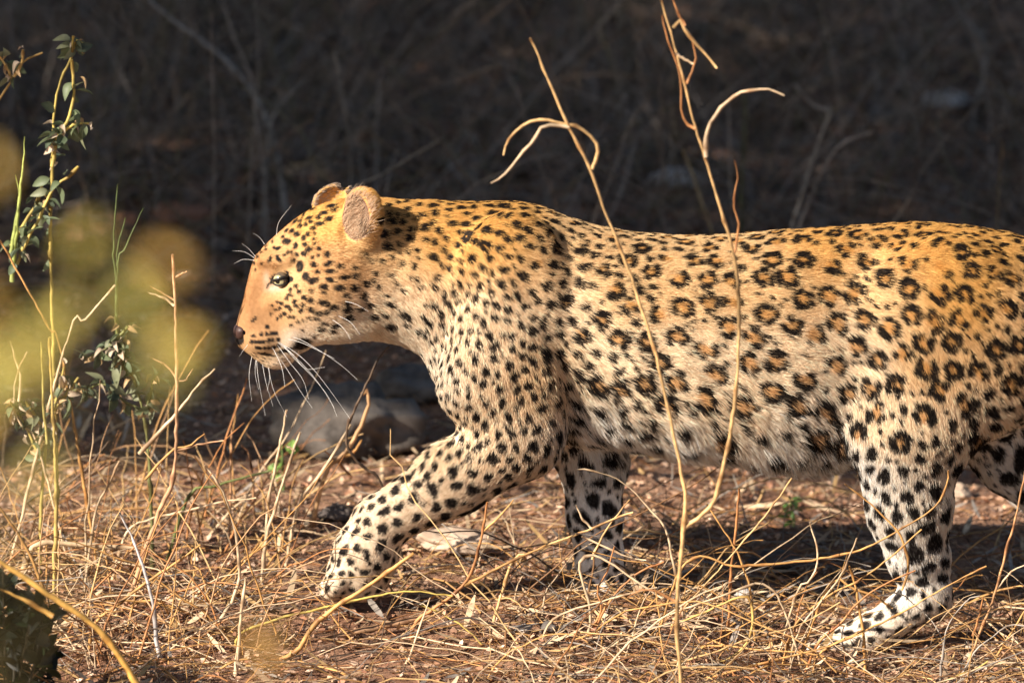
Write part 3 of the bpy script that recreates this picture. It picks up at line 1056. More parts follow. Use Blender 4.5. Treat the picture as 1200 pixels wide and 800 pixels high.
# ------------------------------------------------------------------ eyes, nose, whiskers
def ball(c, r, nu=24, nv=16):
    th = np.linspace(0, math.pi, nv)
    ph = np.arange(nu) * 2 * math.pi / nu
    V = np.stack([np.outer(np.sin(th), np.cos(ph)), np.outer(np.sin(th), np.sin(ph)), np.outer(np.cos(th), np.ones(nu))], -1).reshape(-1, 3)
    i = np.arange(nu * nv).reshape(nv, nu)
    q = np.stack([i[:-1], i[1:], np.roll(i[1:], -1, 1), np.roll(i[:-1], -1, 1)], -1).reshape(-1, 4)
    return np.array(c) + V * np.array(r), q


def disc_cap(c, axis, R, half, n=24, m=6):
    """spherical cap around an axis"""
    axis = nrm(np.array(axis, float))
    a = nrm(np.cross(axis, [0, 0, 1.0]))
    b = np.cross(axis, a)
    V = [np.array(c) + axis * R]
    for k in range(1, m + 1):
        t = half * k / m
        for j in range(n):
            p = 2 * math.pi * j / n
            V.append(np.array(c) + R * (axis * math.cos(t) + (a * math.cos(p) + b * math.sin(p)) * math.sin(t)))
    f3 = np.array([[0, 1 + (j + 1) % n, 1 + j] for j in range(n)], np.int32)
    f4 = np.array([[1 + (k - 1) * n + j, 1 + (k - 1) * n + (j + 1) % n, 1 + k * n + (j + 1) % n, 1 + k * n + j] for k in range(1, m) for j in range(n)], np.int32)
    return np.array(V), [f3, f4]


M_SCLERA = flat_mat('eye_dark_white', (.10, .075, .05), .12, .5, .2, 200, 1.0)
M_IRIS = flat_mat('iris_pale_green_gold', (.46, .40, .21), .15, .5, .35, 900, 1.0)
M_PUPIL = flat_mat('pupil', (.006, .006, .006), .08, .6, .1, 100, 1.0)
M_LID = flat_mat('eye_rim', (.012, .010, .009), .5, .3, .2, 300)
for sd in (-1, 1):
    cx = -.0195
    yn = cx - .0455
    ec = W(329.5, 327.5, yn)
    ec[1] = cx + sd * .0455
    V, q = ball(ec, (.0125,) * 3)
    eye = link('eye', mesh_np('eye', V, q), M_SCLERA, LEO)
    gaze = np.array([-.42, sd * .86, -.02])
    V, f = disc_cap(ec, gaze, .0128, .78)
    link('iris', mesh_np('iris', V, f), M_IRIS, eye)
    V, f = disc_cap(ec, gaze, .0131, .30)
    link('pupil', mesh_np('pupil', V, f), M_PUPIL, eye)
    # lids: upper and lower dark rims on the eyeball, upper lid heavier
    aa = np.linspace(0, 1, 14)
    for nm, arch, rr in (('upper_eyelid', 3.6, .0028), ('lower_eyelid', -4.6, .0016)):
        path = []
        for t in aa:
            ux = 316.5 + 28 * t
            uy = 331.5 - 5.5 * t - arch * math.sin(math.pi * t) ** .8
            p = W(ux, uy, yn - .008)
            d = np.array([p[0] - ec[0], 0, p[2] - ec[2]])
            rr2 = .0133 ** 2 - d[0] ** 2 - d[2] ** 2
            yy = math.sqrt(max(rr2, .003 ** 2))
            path.append([p[0], ec[1] + sd * yy, p[2]])
        path = resample(path, 18)
        V, q = tubes(path[None], (rr * (.55 + .45 * np.sin(np.linspace(0, math.pi, 18))))[None], 6)
        link(nm, mesh_np(nm, V, q), M_LID, eye)
# nose leather
M_NOSTRIL = flat_mat('nostril_black', (.004, .003, .003), 1.0, 0.0, .1, 100)
nc = P(284, 387.5, -.030)
V, q = ball(nc, (.0142, .0225, .0140), 28, 20)
w = V - nc
V[:, 2] += np.where(w[:, 2] < 0, np.abs(w[:, 1]) * -.15, 0)
V[:, 1] = nc[1] + w[:, 1] * (1 + w[:, 2] / .0135 * .28)
nose = link('nose', mesh_np('nose', V, q), flat_mat('nose_leather', (.050, .024, .019), .5, .4, .35, 350), LEO)
for sd in (-1, 1):
    V, q = ball(P(288.5, 389.0, -.030 + sd * .0195), (.0072, .0062, .0052), 14, 10)
    link('nostril', mesh_np('nostril', V, q), M_NOSTRIL, nose)
# whiskers
WHS = [[(328, 392), (350, 397), (375, 411), (400, 428), (419, 445)], [(330, 396), (352, 401), (372, 410), (392, 420)],
       [(322, 399), (345, 412), (365, 430), (385, 455), (410, 490)], [(330, 402), (345, 420), (365, 440), (385, 465), (395, 488)],
       [(325, 404), (340, 425), (355, 445), (362, 468)], [(320, 408), (330, 430), (334, 453)], [(327, 400), (345, 417), (358, 432), (381, 430)],
       [(318, 406), (336, 432), (352, 458), (366, 478)], [(324, 400), (348, 420), (372, 447), (392, 478)],
       [(296, 413), (292, 440), (295, 470)], [(300, 414), (303, 445), (311, 487)], [(306, 414), (311, 445), (320, 476)],
       [(312, 414), (320, 455), (336, 488)], [(301, 412), (299, 436), (303, 456)], [(310, 414), (316, 440), (313, 458)],
       [(290, 404), (284, 412), (280, 418)],
       [(392, 368), (410, 377), (422, 392)], [(398, 352), (416, 356), (432, 365)], [(386, 372), (402, 384), (411, 398)],
       [(324, 275), (327, 260), (342, 240)], [(298, 302), (286, 295), (272, 294)], [(298, 305), (285, 304), (274, 309)], [(299, 300), (291, 291), (283, 285)], [(310, 286), (304, 278), (296, 273)]]
M_WHISK = flat_mat('whisker', (.80, .77, .72), .35, .5, .05, 50)
for i, w_ in enumerate(WHS):
    far = 9 <= i <= 14 or 20 <= i <= 23
    n = len(w_)
    y0 = -.062 if i < 9 else (-.035 if far else -.062)
    if 16 <= i <= 18: y0 = -.088
    if i == 19: y0 = -.04
    pts_ = [P(a, b, y0 - (.0 if far else .035) * (k / (n - 1)) ** 1.3) for k, (a, b) in enumerate(w_)]
    pth = resample(pts_, 14)
    r0 = .00042 if i < 16 else .00036
    V, q = tubes(pth[None], np.linspace(r0, r0 * .28, 14)[None], 4)
    link('whisker', mesh_np('whisker', V, q), M_WHISK, LEO)
# ------------------------------------------------------------------ ground cover
GOLD, PALE, ORNG = np.array([.48, .255, .085]), np.array([.58, .42, .26]), np.array([.34, .15, .055])
DARK, GREY, STRW = np.array([.085, .055, .035]), np.array([.27, .23, .19]), np.array([.52, .325, .14])
PAL = np.array([GOLD, PALE, ORNG, DARK, GREY, STRW])


def in_shade(y):
    return y > 1.0


def stems(name, n, xr, yr, lr, rr, el, bend, K=9, pal=None, yaw=None, sides=3, dens=None):
    x = rng.uniform(*xr, n)
    y = rng.uniform(*yr, n)
    if dens is not None:
        k = rng.random(n) < dens(x, y)
        x, y = x[k], y[k]
        n = len(x)
    L = rng.uniform(*lr, n) * rng.uniform(.6, 1, n)
    a = rng.uniform(0, 2 * math.pi, n) if yaw is None else rng.normal(yaw[0], yaw[1], n) + math.pi * rng.integers(0, 2, n)
    e0 = np.radians(rng.uniform(*el, n))
    bd = np.radians(rng.uniform(*bend, n))
    da = rng.normal(0, .5, n)
    pos = np.stack([x, y, ground_z(x, y) + .002], -1)
    pts = [pos]
    wob = rng.normal(0, .10, (K, n))
    for k in range(1, K):
        t = k / (K - 1)
        e = e0 - bd * t + wob[k]
        aa = a + da * t + wob[k - 1] * 1.3
        st = (L / (K - 1))[:, None]
        pos = pos + st * np.stack([np.cos(e) * np.cos(aa), np.cos(e) * np.sin(aa), np.sin(e)], -1)
        g = ground_z(pos[:, 0], pos[:, 1]) + .003
        pos = np.stack([pos[:, 0], pos[:, 1], np.maximum(pos[:, 2], g)], -1)
        pts.append(pos)
    pts = np.stack(pts, 1)
    r = rng.uniform(*rr, n)[:, None] * np.linspace(1, .45, K)[None, :]
    V, q = tubes(pts, r, sides)
    p_ = PAL if pal is None else pal
    c = p_[rng.integers(0, len(p_), n)] * rng.uniform(.7, 1.2, (n, 1))
    c = np.repeat(c, K * sides, axis=0)
    return V, q, c


def merge(parts):
    V, Q, C, o = [], [], [], 0
    for v, q, c in parts:
        V.append(v)
        Q.append(q + o)
        C.append(c)
        o += len(v)
    return np.concatenate(V), np.concatenate(Q), np.concatenate(C)


def flakes(n, xr, yr, size, pal, dens=None, flat=.35, wide=(.3, .75)):
    """curled dead leaf and bark fragments: bent quads"""
    x = rng.uniform(*xr, n)
    y = rng.uniform(*yr, n)
    if dens is not None:
        k = rng.random(n) < dens(x, y)
        x, y = x[k], y[k]
        n = len(x)
    sz = rng.uniform(*size, n)
    a = rng.uniform(0, 6.28, n)
    nv = nrm(np.stack([rng.normal(0, flat, n), rng.normal(0, flat, n), np.ones(n)], -1))
    t1 = nrm(np.cross(nv, np.stack([np.cos(a), np.sin(a), np.zeros(n)], -1)))
    t2 = np.cross(nv, t1)
    c = np.stack([x, y, ground_z(x, y) + .003 + sz * .12], -1)
    wd = rng.uniform(*wide, n)
    cu = rng.uniform(-.3, .5, n)
    V = []
    for (i, j) in ((-1, 0), (-.4, -1), (-.4, 1), (.4, -.9), (.4, .9), (1, 0)):
        V.append(c + t1 * (i * sz * .5)[:, None] + t2 * (j * sz * wd * .5)[:, None] + nv * (cu * sz * (abs(i) ** 1.5 + .4 * abs(j)) * .5)[:, None])
    V = np.stack(V, 1).reshape(-1, 3)
    b = (np.arange(n) * 6)[:, None]
    q = np.concatenate([b + np.array([[0, 1, 2, 2]]), b + np.array([[1, 3, 4, 2]]), b + np.array([[3, 5, 4, 4]])])
    q3 = np.concatenate([b + np.array([[0, 1, 2]]), b + np.array([[3, 5, 4]])])
    q4 = b + np.array([[1, 3, 4, 2]])
    col = pal[rng.integers(0, len(pal), n)] * rng.uniform(.6, 1.3, (n, 1))
    return V, [q3.astype(np.int32), q4.astype(np.int32)], np.repeat(col, 6, axis=0)


LEAFPAL = np.array([[.46, .27, .17], [.34, .17, .10], [.52, .34, .23], [.24, .11, .065], [.55, .38, .27], [.11, .065, .045], [.48, .29, .18], [.38, .20, .115]])
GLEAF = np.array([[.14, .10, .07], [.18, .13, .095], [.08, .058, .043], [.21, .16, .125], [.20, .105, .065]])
near = lambda x, y: np.clip(1.1 - np.abs(x) / 1.6, .15, 1)
V, f, c = flakes(60000, (-2.0, 2.0), (-1.3, 2.2), (.004, .017), LEAFPAL, None, .55)
tag(link('leaf_litter', mesh_np('leaf_litter', V, f, c, False), M_LITTER), 'scattered brown leaf litter covering the sunlit soil', 'leaf litter', kind='stuff')
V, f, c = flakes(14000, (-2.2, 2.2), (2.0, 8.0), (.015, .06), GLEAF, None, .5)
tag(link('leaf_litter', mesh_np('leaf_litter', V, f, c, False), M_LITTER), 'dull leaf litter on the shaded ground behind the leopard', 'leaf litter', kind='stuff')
# short straw lying about
LITP = np.array([ORNG, ORNG * .7, GREY * .7, DARK, DARK, GOLD * .8, [.38, .23, .12], [.45, .31, .18]])
V, q, c = merge([
    stems('a', 10500, (-1.9, 1.9), (-1.2, 2.0), (.03, .13), (.0004, .0011), (-5, 18), (-20, 40), 5, LITP),
    stems('b', 1000, (-1.4, 1.4), (-.9, 1.6), (.12, .34), (.0006, .0013), (0, 22), (0, 60), 8, LITP), stems('b2', 900, (-1.4, 1.4), (-.9, .35), (.12, .34), (.0006, .0013), (0, 22), (0, 60), 8, None, None, 3, lambda x, y: np.where(x > -.02, 1., .35))])
tag(link('straw_litter', mesh_np('straw_litter', V, q, c), M_STRAW), 'short broken straw strewn over the sunlit soil', 'straw', kind='stuff')
V, f, c = flakes(2600, (-1.4, 1.4), (-.9, 1.3), (.03, .10), np.array([PALE, PALE * .8, STRW * .8, GREY, [.45, .30, .18]]), None, .28, (.05, .12))
tag(link('dead_grass_blades', mesh_np('dead_grass_blades', V, f, c, False), M_LITTER), 'flat dead grass blades lying over the sunlit soil', 'dead grass', kind='stuff')
# arching tangle in front of and under the leopard
dens = lambda x, y: np.where(x > -.05, 1.0, np.where(x < -.40, .8, .12)) * np.clip(1.0 - (y + .1) / .9, .12, 1) * np.where((x > .40) & (x < .78) & (y > -.5) & (y < .0), .4, 1)
MIX = np.array([GOLD, GOLD, PALE, PALE * 1.1, STRW, STRW, ORNG, GREY, DARK, [.26, .13, .055]])
V, q, c = merge([
    stems('c', 1600, (-1.2, 1.2), (-.75, .9), (.14, .42), (.0005, .0021), (8, 60), (20, 110), 11, MIX, None, 4, dens),
    stems('d', 620, (-1.2, 1.2), (-.7, .5), (.25, .6), (.0009, .0019), (10, 50), (25, 90), 13, MIX, (0.2, .5), 4, dens),
    stems('l', 140, (-.88, -.36), (-.4, .6), (.14, .42), (.0010, .0022), (35, 85), (0, 90), 11, np.array([PALE, [.50, .29, .15], GOLD, ORNG * 1.2, STRW]), None, 4),
    stems('e', 1000, (-1.2, 1.2), (-.75, 1.0), (.05, .16), (.0006, .0012), (25, 85), (-10, 50), 7, MIX, None, 4, dens)])
tag(link('dry_grass_tangle', mesh_np('dry_grass_tangle', V, q, c), M_STRAW), 'golden tangle of fine dry stems around the paws', 'dry grass', kind='stuff')
# shaded grass behind
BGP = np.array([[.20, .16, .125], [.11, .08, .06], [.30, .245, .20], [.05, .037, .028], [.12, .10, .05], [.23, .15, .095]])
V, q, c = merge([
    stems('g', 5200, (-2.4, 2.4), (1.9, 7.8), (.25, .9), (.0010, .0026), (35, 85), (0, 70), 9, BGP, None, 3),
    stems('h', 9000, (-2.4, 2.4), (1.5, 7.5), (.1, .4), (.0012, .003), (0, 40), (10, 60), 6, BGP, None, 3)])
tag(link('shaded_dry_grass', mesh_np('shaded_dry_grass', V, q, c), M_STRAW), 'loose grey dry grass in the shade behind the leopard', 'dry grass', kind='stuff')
print('cover', round(time.time() - T0, 1), 's')


# ------------------------------------------------------------------ stones
from mathutils import noise as mnoise


def rock(name, label, px, py, wpx, hpx, m, seed, group=None, depth=.7, at=None, sink=.25):
    r = np.random.default_rng(seed)
    p = on_ground(px, py) if at is None else np.array(at, float)
    V, q = ball((0, 0, 0), (1, 1, 1), 56, 36)
    d = nrm(V)
    f = np.ones(len(V))
    for k in range(13):
        a = nrm(r.normal(0, 1, 3))
        f = np.minimum(f, r.uniform(.55, .95) / np.maximum(d @ a, .05))
    o3 = Vector(r.uniform(0, 50, 3))
    f = f + np.array([mnoise.fractal(Vector(x_) * 1.6 + o3, .9, 2.1, 6) for x_ in d]) * .20
    sc = np.linalg.norm(p - CAM) / DIST * S
    w, h = wpx * sc * .5, hpx * sc * .5
    V = d * f[:, None] * np.array([w, w * depth, h]) * 1.12
    c = p + np.array([0, w * depth * .4, h * (1 - sink)])
    o = link(name, mesh_np(name, V, q), m)
    o.location = c
    tag(o, label, 'rock', group)
    return o


R_GREY = rock_mat('grey_stone', (.045, .038, .033), (.20, .17, .145))
R_PALE = rock_mat('pale_stone', (.30, .27, .24), (.58, .53, .48))
R_TAN = rock_mat('tan_stone', (.33, .23, .16), (.60, .46, .34))
R_DARK = rock_mat('dark_stone', (.05, .042, .038), (.16, .13, .115))
R_RED = rock_mat('red_clod', (.20, .09, .05), (.42, .20, .12))
rock('rock', 'large grey rock in the shade below the leopard chin', 408, 536, 165, 92, R_GREY, 3)
rock('rock', 'flat tan stone in the sun behind the lifted forepaw', 530, 650, 86, 30, R_TAN, 9)
rock('rock', 'small dark stone left of the lifted forepaw', 393, 612, 42, 26, R_DARK, 11)
rock('rock', 'dim bluish stone between the throat and the grey rock', 487, 472, 92, 45, R_GREY, 14)
rock('rock', 'pale far stone seen between the two tall dry stems', 790, 222, 62, 26, R_PALE, 21)
rock('rock', 'pale stone above the hips, rightmost in the dark background', 1108, 128, 50, 22, R_PALE, 22)
rock('rock', 'dull stone above the back, left of the rightmost pale stone', 1036, 148, 44, 18, R_GREY, 23)
rock('rock', 'reddish clod beside the leafy weed, left of the leopard face', 212, 262, 62, 30, R_RED, 24)
rock('rock', 'small reddish clod beside the upright green grass blades', 150, 268, 40, 22, R_RED, 25)
rock('rock', 'grey pebble among straw left of the planted forepaw', 642, 742, 24, 17, R_GREY, 31)
rock('rock', 'pale pebble in the straw below the belly', 872, 705, 22, 17, R_PALE, 32)
rock('rock', 'pale pebble at the bottom edge under the lifted paw', 613, 742, 20, 12, R_PALE, 33)
rock('rock', 'pinkish stone in the shade behind the hind hock', 1122, 588, 34, 22, R_TAN, 34)
rock('rock', 'half buried grey stone in the belly shadow', 905, 668, 70, 24, R_DARK, 35)

# ------------------------------------------------------------------ traced stems: each one a thing
def col_path(base, n, jit=.13):
    w = np.convolve(rng.normal(0, 1, n + 6), np.ones(7) / 7, 'valid')
    return base[None, :] * np.clip(1 + rng.normal(0, jit, (n, 1)) + .45 * w[:, None], .35, 1.6)


def stem_mesh(name, pts, r0, r1, base, Kf=None, sides=6, knots=True):
    pts = np.asarray(pts, float)
    Ln = np.linalg.norm(np.diff(pts, axis=0), axis=1).sum()
    K_ = Kf or int(np.clip(Ln / .012, 8, 70))
    pth = resample(pts, K_)
    pth[1:-1] += rng.normal(0, .0006, (K_ - 2, 3))
    jz = np.convolve(rng.normal(0, 1, K_ + 4), np.ones(5) / 5, 'valid')
    r = np.linspace(r0, r1, K_) * (1 + .22 * jz + rng.normal(0, .07, K_))
    if knots:
        for k in range(3, K_ - 2, 9):
            r[k + rng.integers(-2, 2)] *= rng.uniform(1.25, 1.6)
    V, q = tubes(pth[None], r[None], sides)
    cp_ = col_path(np.asarray(base), K_)
    if knots: cp_[r > np.linspace(r0, r1, K_) * 1.22] *= np.array([.5, .42, .36])
    c = np.repeat(cp_, sides, 0)
    n = len(V)
    idx = np.arange(n).reshape(K_, sides)
    caps = [idx[0][::-1][None].astype(np.int32), idx[-1][None].astype(np.int32)]
    return mesh_np(name, V, [q.astype(np.int32)] + caps, c)


def px_path(pp, Y, drop=True, dY=0.0):
    out = []
    n = len(pp)
    for k, p in enumerate(pp):
        y = p[2] if len(p) > 2 else Y + dY * k / max(n - 1, 1)
        out.append(P(p[0], p[1], y))
    if drop:
        e = out[-1].copy()
        g = float(ground_z(e[0], e[1]))
        if e[2] > g:
            d = nrm(out[-1] - out[-2]) if n > 1 else np.zeros(3)
            e = e + d * .4 * (e[2] - g)
            e[2] = g - .01
            out.append(e)
        else:
            out[-1][2] = g - .005
    return out


RS = .60


def stalk(label, pp, Y, r, base, branches=(), cat='stalk', name='dry_stalk', drop=True, dY=0.0, r_tip=None, group=None):
    """pp runs from the free tip to the root; r in photo pixels at the root"""
    pts = px_path(pp, Y, drop, dY)
    root = pts[-1]
    if r > 2.2: r, r_tip = r * RS, (r_tip * RS if r_tip else None)
    if not branches:
        me = stem_mesh(name, np.array(pts) - root, (r_tip or r * .55) * S, r * S, base)
        t = link(name, me, M_STRAW)
        t.location = root
        return tag(t, label, cat, group)
    t = empty(name, root)
    tag(t, label, cat, group)
    link('stalk', stem_mesh('stalk', pts, (r_tip or r * .55) * S, r * S, base), M_STRAW, t)
    for b in branches:
        bp, br = b[0], b[1] * (RS if b[1] > 2 else .85)
        bc = b[2] if len(b) > 2 else base
        nm = b[3] if len(b) > 3 else 'side_shoot'
        link(nm, stem_mesh(nm, px_path(bp, Y, False), br * .45 * S, br * S, bc), M_STRAW, t)
    return t


YF = -.24
# the tall forked stem before the leopard
stalk('tall forked golden stem rising in front of the leopard flank',
      [(621, 45), (625, 50), (636, 78), (648, 105), (665, 145), (690, 195), (712, 255), (730, 300), (748, 350), (764, 400), (779, 460), (790, 510), (800, 560), (803, 590), (801, 620), (797, 660), (794, 700), (793, 740), (796, 775), (798, 805), (801, 850), (803, 880)],
      -.70, 4.3, STRW,
      [([(775, 0), (785, 35), (800, 90), (812, 140), (825, 180), (840, 230), (852, 270), (862, 310), (866, 370), (864, 440), (855, 510), (846, 555), (838, 585), (820, 605), (803, 618)], 3.9, STRW, 'stalk'),
       ([(590, 182), (592, 172), (603, 155), (620, 143), (640, 140), (662, 145), (680, 150), (697, 165), (700, 182), (694, 198)], 3.6, STRW, 'curled_pod'),
       ([(575, 215), (590, 205), (610, 182), (625, 165), (635, 150), (650, 147), (667, 149)], 3.4, PALE, 'curled_pod'),
       ([(919, 112), (905, 106), (885, 105), (865, 110), (848, 123), (835, 140), (828, 158), (827, 184)], 3.8, PALE, 'curled_pod'),
       ([(840, 80), (825, 62), (812, 48), (803, 35), (797, 24), (789, 33)], 4.2, STRW, 'curled_pod'),
       ([(786, -6), (795, 15), (803, 30)], 2.6, ORNG, 'curled_pod'), ([(811, 45), (815, 65), (812, 80), (805, 98)], 2.4, ORNG, 'curled_pod'),
       ([(812, 75), (800, 68), (791, 63)], 3.4, PALE, 'curled_pod'), ([(776, 18), (783, 50), (795, 80), (798, 105), (798, 130), (805, 145), (815, 151)], 2.6, ORNG, 'curled_pod'),
       ([(861, 188), (865, 205), (860, 230), (862, 250), (866, 262), (861, 296)], 2.4, ORNG, 'curled_pod'),
       ([(735, 700), (760, 690), (794, 705)], 2.0, ORNG)], r_tip=2.2, name='dry_forked_plant')
stalk('dry stalk with short curled side shoots left of the leopard face',
      [(202, 298), (205, 350), (207, 420), (207, 500), (203, 560), (190, 592), (175, 632), (150, 702), (135, 738)], -.10, 5.0, np.array([.50, .28, .15]),
      [([(172, 342), (190, 348), (204, 358)], 2.8, PALE), ([(176, 335), (192, 344), (205, 352)], 2.4), ([(219, 318), (210, 322), (204, 326)], 2.4),
       ([(252, 432), (235, 448), (212, 478), (185, 508), (163, 532)], 3.8, PALE * .95), ([(176, 418), (195, 428), (206, 442)], 2.6), ([(262, 516), (235, 520), (208, 528)], 2.8),
       ([(240, 508), (222, 522), (200, 528), (170, 562)], 3.4, GOLD), ([(226, 432), (218, 445), (207, 447)], 2.2)], r_tip=2.4)
stalk('pale crooked stem with a bend left of the lifted forepaw', [(240, 545), (252, 560), (265, 585), (275, 620), (280, 660), (277, 690), (262, 720), (236, 752)], -.22, 3.8, PALE, drop=True)
stalk('white weathered stick leaning at the lower left', [(140, 600), (155, 630), (170, 670), (180, 712), (185, 760), (190, 806)], -.35, 4.2, np.array([.55, .50, .47]))
stalk('thick golden stem slanting down across the lower left corner', [(-30, 640), (0, 658), (55, 695), (120, 742), (160, 800), (172, 830)], -.85, 6.2, np.array([.55, .31, .075]), [([(0, 690), (30, 703), (62, 722)], 4.2)], r_tip=5)
stalk('orange stem at the left edge above the golden slanting stem', [(-6, 585), (12, 612), (30, 640), (46, 675), (52, 700)], -.3, 4, GOLD)
stalk('golden straight shoot crossing the white stick', [(235, 638), (205, 660), (172, 682), (140, 706), (112, 730)], -.3, 3.6, GOLD)
stalk('upright pale stem nearest the bottom edge, left of centre', [(288, 676), (283, 720), (278, 770), (275, 812)], -.45, 4.0, PALE)
stalk('long golden stem lying diagonally before the lifted forepaw', [(485, 648), (440, 680), (400, 706), (370, 730), (345, 765), (308, 806)], -.36, 4.6, GOLD * 1.1, r_tip=3.4)
stalk('thin yellow stem arching low beneath the lifted forepaw', [(530, 698), (500, 694), (470, 693), (430, 700), (380, 712), (330, 724), (282, 742)], -.28, 2.6, np.array([.48, .36, .09]))
stalk('brown forked twig standing behind the lifted forepaw', [(571, 588), (562, 640), (547, 680), (520, 705), (488, 727)], -.26, 3.6, ORNG * 1.15,
      [([(602, 585), (586, 604), (567, 622)], 2.4, GOLD), ([(640, 638), (590, 662), (545, 686)], 3.6, GOLD)], name='forked_twig')
stalk('thick brown branch lying flat below the forked twig', [(505, 720), (470, 729), (430, 737), (368, 752)], -.24, 7.0, np.array([.30, .17, .09]), r_tip=4.5)
stalk('white straight stick leaning below the forked twig', [(504, 700), (490, 740), (475, 780), (468, 806)], -.4, 2.6, PALE * 1.1)
stalk('yellow bent stem arching to the right of the white leaning stick', [(490, 708), (520, 720), (550, 740), (580, 768), (592, 796)], -.3, 2.6, np.array([.50, .36, .10]))
stalk('broken pale stub left of the chin whiskers', [(336, 480), (330, 510), (322, 550), (314, 595)], .12, 3.6, PALE)
stalk('leaning pale stub before the grey rock', [(352, 506), (338, 545), (324, 590), (312, 630)], .05, 4.0, PALE, [([(346, 528), (336, 522)], 2)])
stalk('straight pale stub pointing at the grey rock', [(411, 497), (395, 525), (372, 560), (350, 592)], .15, 4.0, PALE * .95)
stalk('thick orange hooked stem beside the grey rock', [(424, 462), (431, 457), (430, 480), (418, 510), (400, 535), (382, 553)], .35, 4.4, np.array([.50, .29, .14]), [([(424, 515), (414, 530), (404, 534)], 4, GOLD), ([(380, 528), (400, 545), (412, 560)], 3, ORNG)], r_tip=4)
stalk('dark thin twig rising from the foreleg toward the throat', [(456, 405), (444, 420), (430, 450), (413, 485), (405, 510), (410, 530), (430, 550), (449, 570)], .14, 2.0, DARK, drop=True)
stalk('short upright stub at the edge of the shade, leftmost', [(272, 497), (271, 530), (270, 565)], .3, 3.2, np.array([.42, .23, .12]))
stalk('bent brown stub right of the leftmost upright stub', [(283, 522), (292, 530), (294, 545), (296, 562)], .32, 3.4, np.array([.42, .22, .11]))
stalk('green stem lying above the sunlit soil under the chin', [(318, 551), (285, 560), (252, 569), (222, 580)], .2, 2.2, np.array([.12, .14, .04]))
# before the planted foreleg and the belly
stalk('pale branching twig crossing the planted foreleg', [(742, 600), (728, 604), (695, 618), (660, 632), (620, 648), (600, 660)], -.2, 3.0, STRW * 1.1,
      [([(757, 656), (735, 652), (712, 642), (682, 628)], 2.4, PALE), ([(738, 585), (716, 612), (700, 640), (694, 655)], 2.2, STRW), ([(675, 592), (682, 606), (694, 620)], 2, PALE)], name='branching_twig')
stalk('curved pale twig reaching right across the upper foreleg', [(676, 550), (700, 552), (725, 562), (745, 578), (764, 600), (782, 628)], -.16, 2.6, PALE, drop=True)
stalk('pale stem bent into a hairpin at the planted paw', [(775, 700), (748, 682), (720, 662), (700, 652), (686, 651), (679, 660), (682, 680), (690, 705), (692, 730), (686, 760)], -.24, 3.2, PALE * 1.05)
stalk('yellow hooked stem bending back to the right of the forked stem', [(786, 734), (830, 715), (868, 699), (878, 702), (882, 718), (880, 740), (868, 760), (842, 775), (770, 802)], -.3, 3.0, np.array([.58, .38, .12]))
stalk('straight golden shoot leaning right under the belly', [(928, 560), (900, 600), (862, 645), (822, 690), (790, 725)], -.2, 2.6, STRW)
stalk('golden shoot leaning left under the belly, crossing the straight one', [(828, 590), (842, 612), (860, 640), (872, 668), (880, 700)], -.18, 2.6, GOLD)
stalk('short brown upright shoot under the belly', [(866, 572), (864, 600), (860, 640), (856, 680)], -.18, 2.0, ORNG * 1.2)
stalk('brown arched twig left of the forked stem base', [(778, 658), (752, 668), (728, 688), (712, 708), (700, 730)], -.22, 2.6, ORNG * 1.3)
stalk('long low orange twig running right to the hind shank', [(1111, 551), (1110, 565), (1099, 590), (1069, 612), (1024, 637), (975, 652), (900, 661), (860, 663), (805, 658)], -.24, 2.8, GOLD, [([(990, 567), (1024, 594), (1050, 620), (1061, 642), (1065, 665), (1057, 691)], 1.9, GOLD)])
stalk('golden straight twig crossing the hind foot upward to the right', [(1156, 663), (1110, 686), (1070, 710), (1040, 726), (1000, 744), (960, 765)], -.26, 2.5, GOLD)
stalk('slim golden twig slanting across the hind shank', [(1080, 620), (1042, 654), (1005, 680), (965, 702), (930, 735)], -.26, 2.5, GOLD)
stalk('orange twig fanning up from the straw before the hind foot', [(1073, 668), (1030, 688), (1005, 706), (985, 730), (960, 752), (940, 790)], -.28, 2.4, ORNG * 1.4)
stalk('tall pale twig fanning up left of the hind shank', [(1004, 630), (990, 665), (970, 695), (945, 725), (930, 755)], -.28, 2.3, PALE * .9)
stalk('pale stem curved like a hook before the hind leg', [(949, 612), (957, 640), (957, 662), (948, 682), (934, 694)], -.24, 2.6, PALE)
stalk('arched golden twig ending on the hind instep', [(1046, 712), (1025, 698), (1000, 690), (972, 684)], -.22, 2.2, GOLD)
stalk('small golden stub standing in the tangle before the hind foot', [(995, 663), (1003, 690), (1008, 720), (1012, 745)], -.25, 2.2, GOLD)
stalk('tall reddish stem near the right edge', [(1203, 545), (1192, 600), (1178, 650), (1166, 695), (1156, 722), (1140, 762), (1128, 800)], -.22, 2.8, np.array([.42, .22, .10]), [([(1204, 660), (1185, 670), (1168, 690)], 2.2, PALE), ([(1152, 700), (1147, 725), (1140, 745)], 1.8, ORNG)])
stalk('grey curved stem behind the hind heel', [(1148, 698), (1138, 700), (1122, 715), (1110, 738), (1104, 770), (1101, 806)], -.3, 2.6, GREY * 1.3)
stalk('grey fallen twig at the right edge behind the heel', [(1200, 733), (1180, 733), (1165, 745), (1145, 760), (1128, 790)], -.3, 2.4, GREY * 1.2)
stalk('yellow straw stem at the bottom right corner', [(1158, 774), (1140, 785), (1110, 796), (1085, 806)], -.42, 2.4, np.array([.5, .36, .1]))
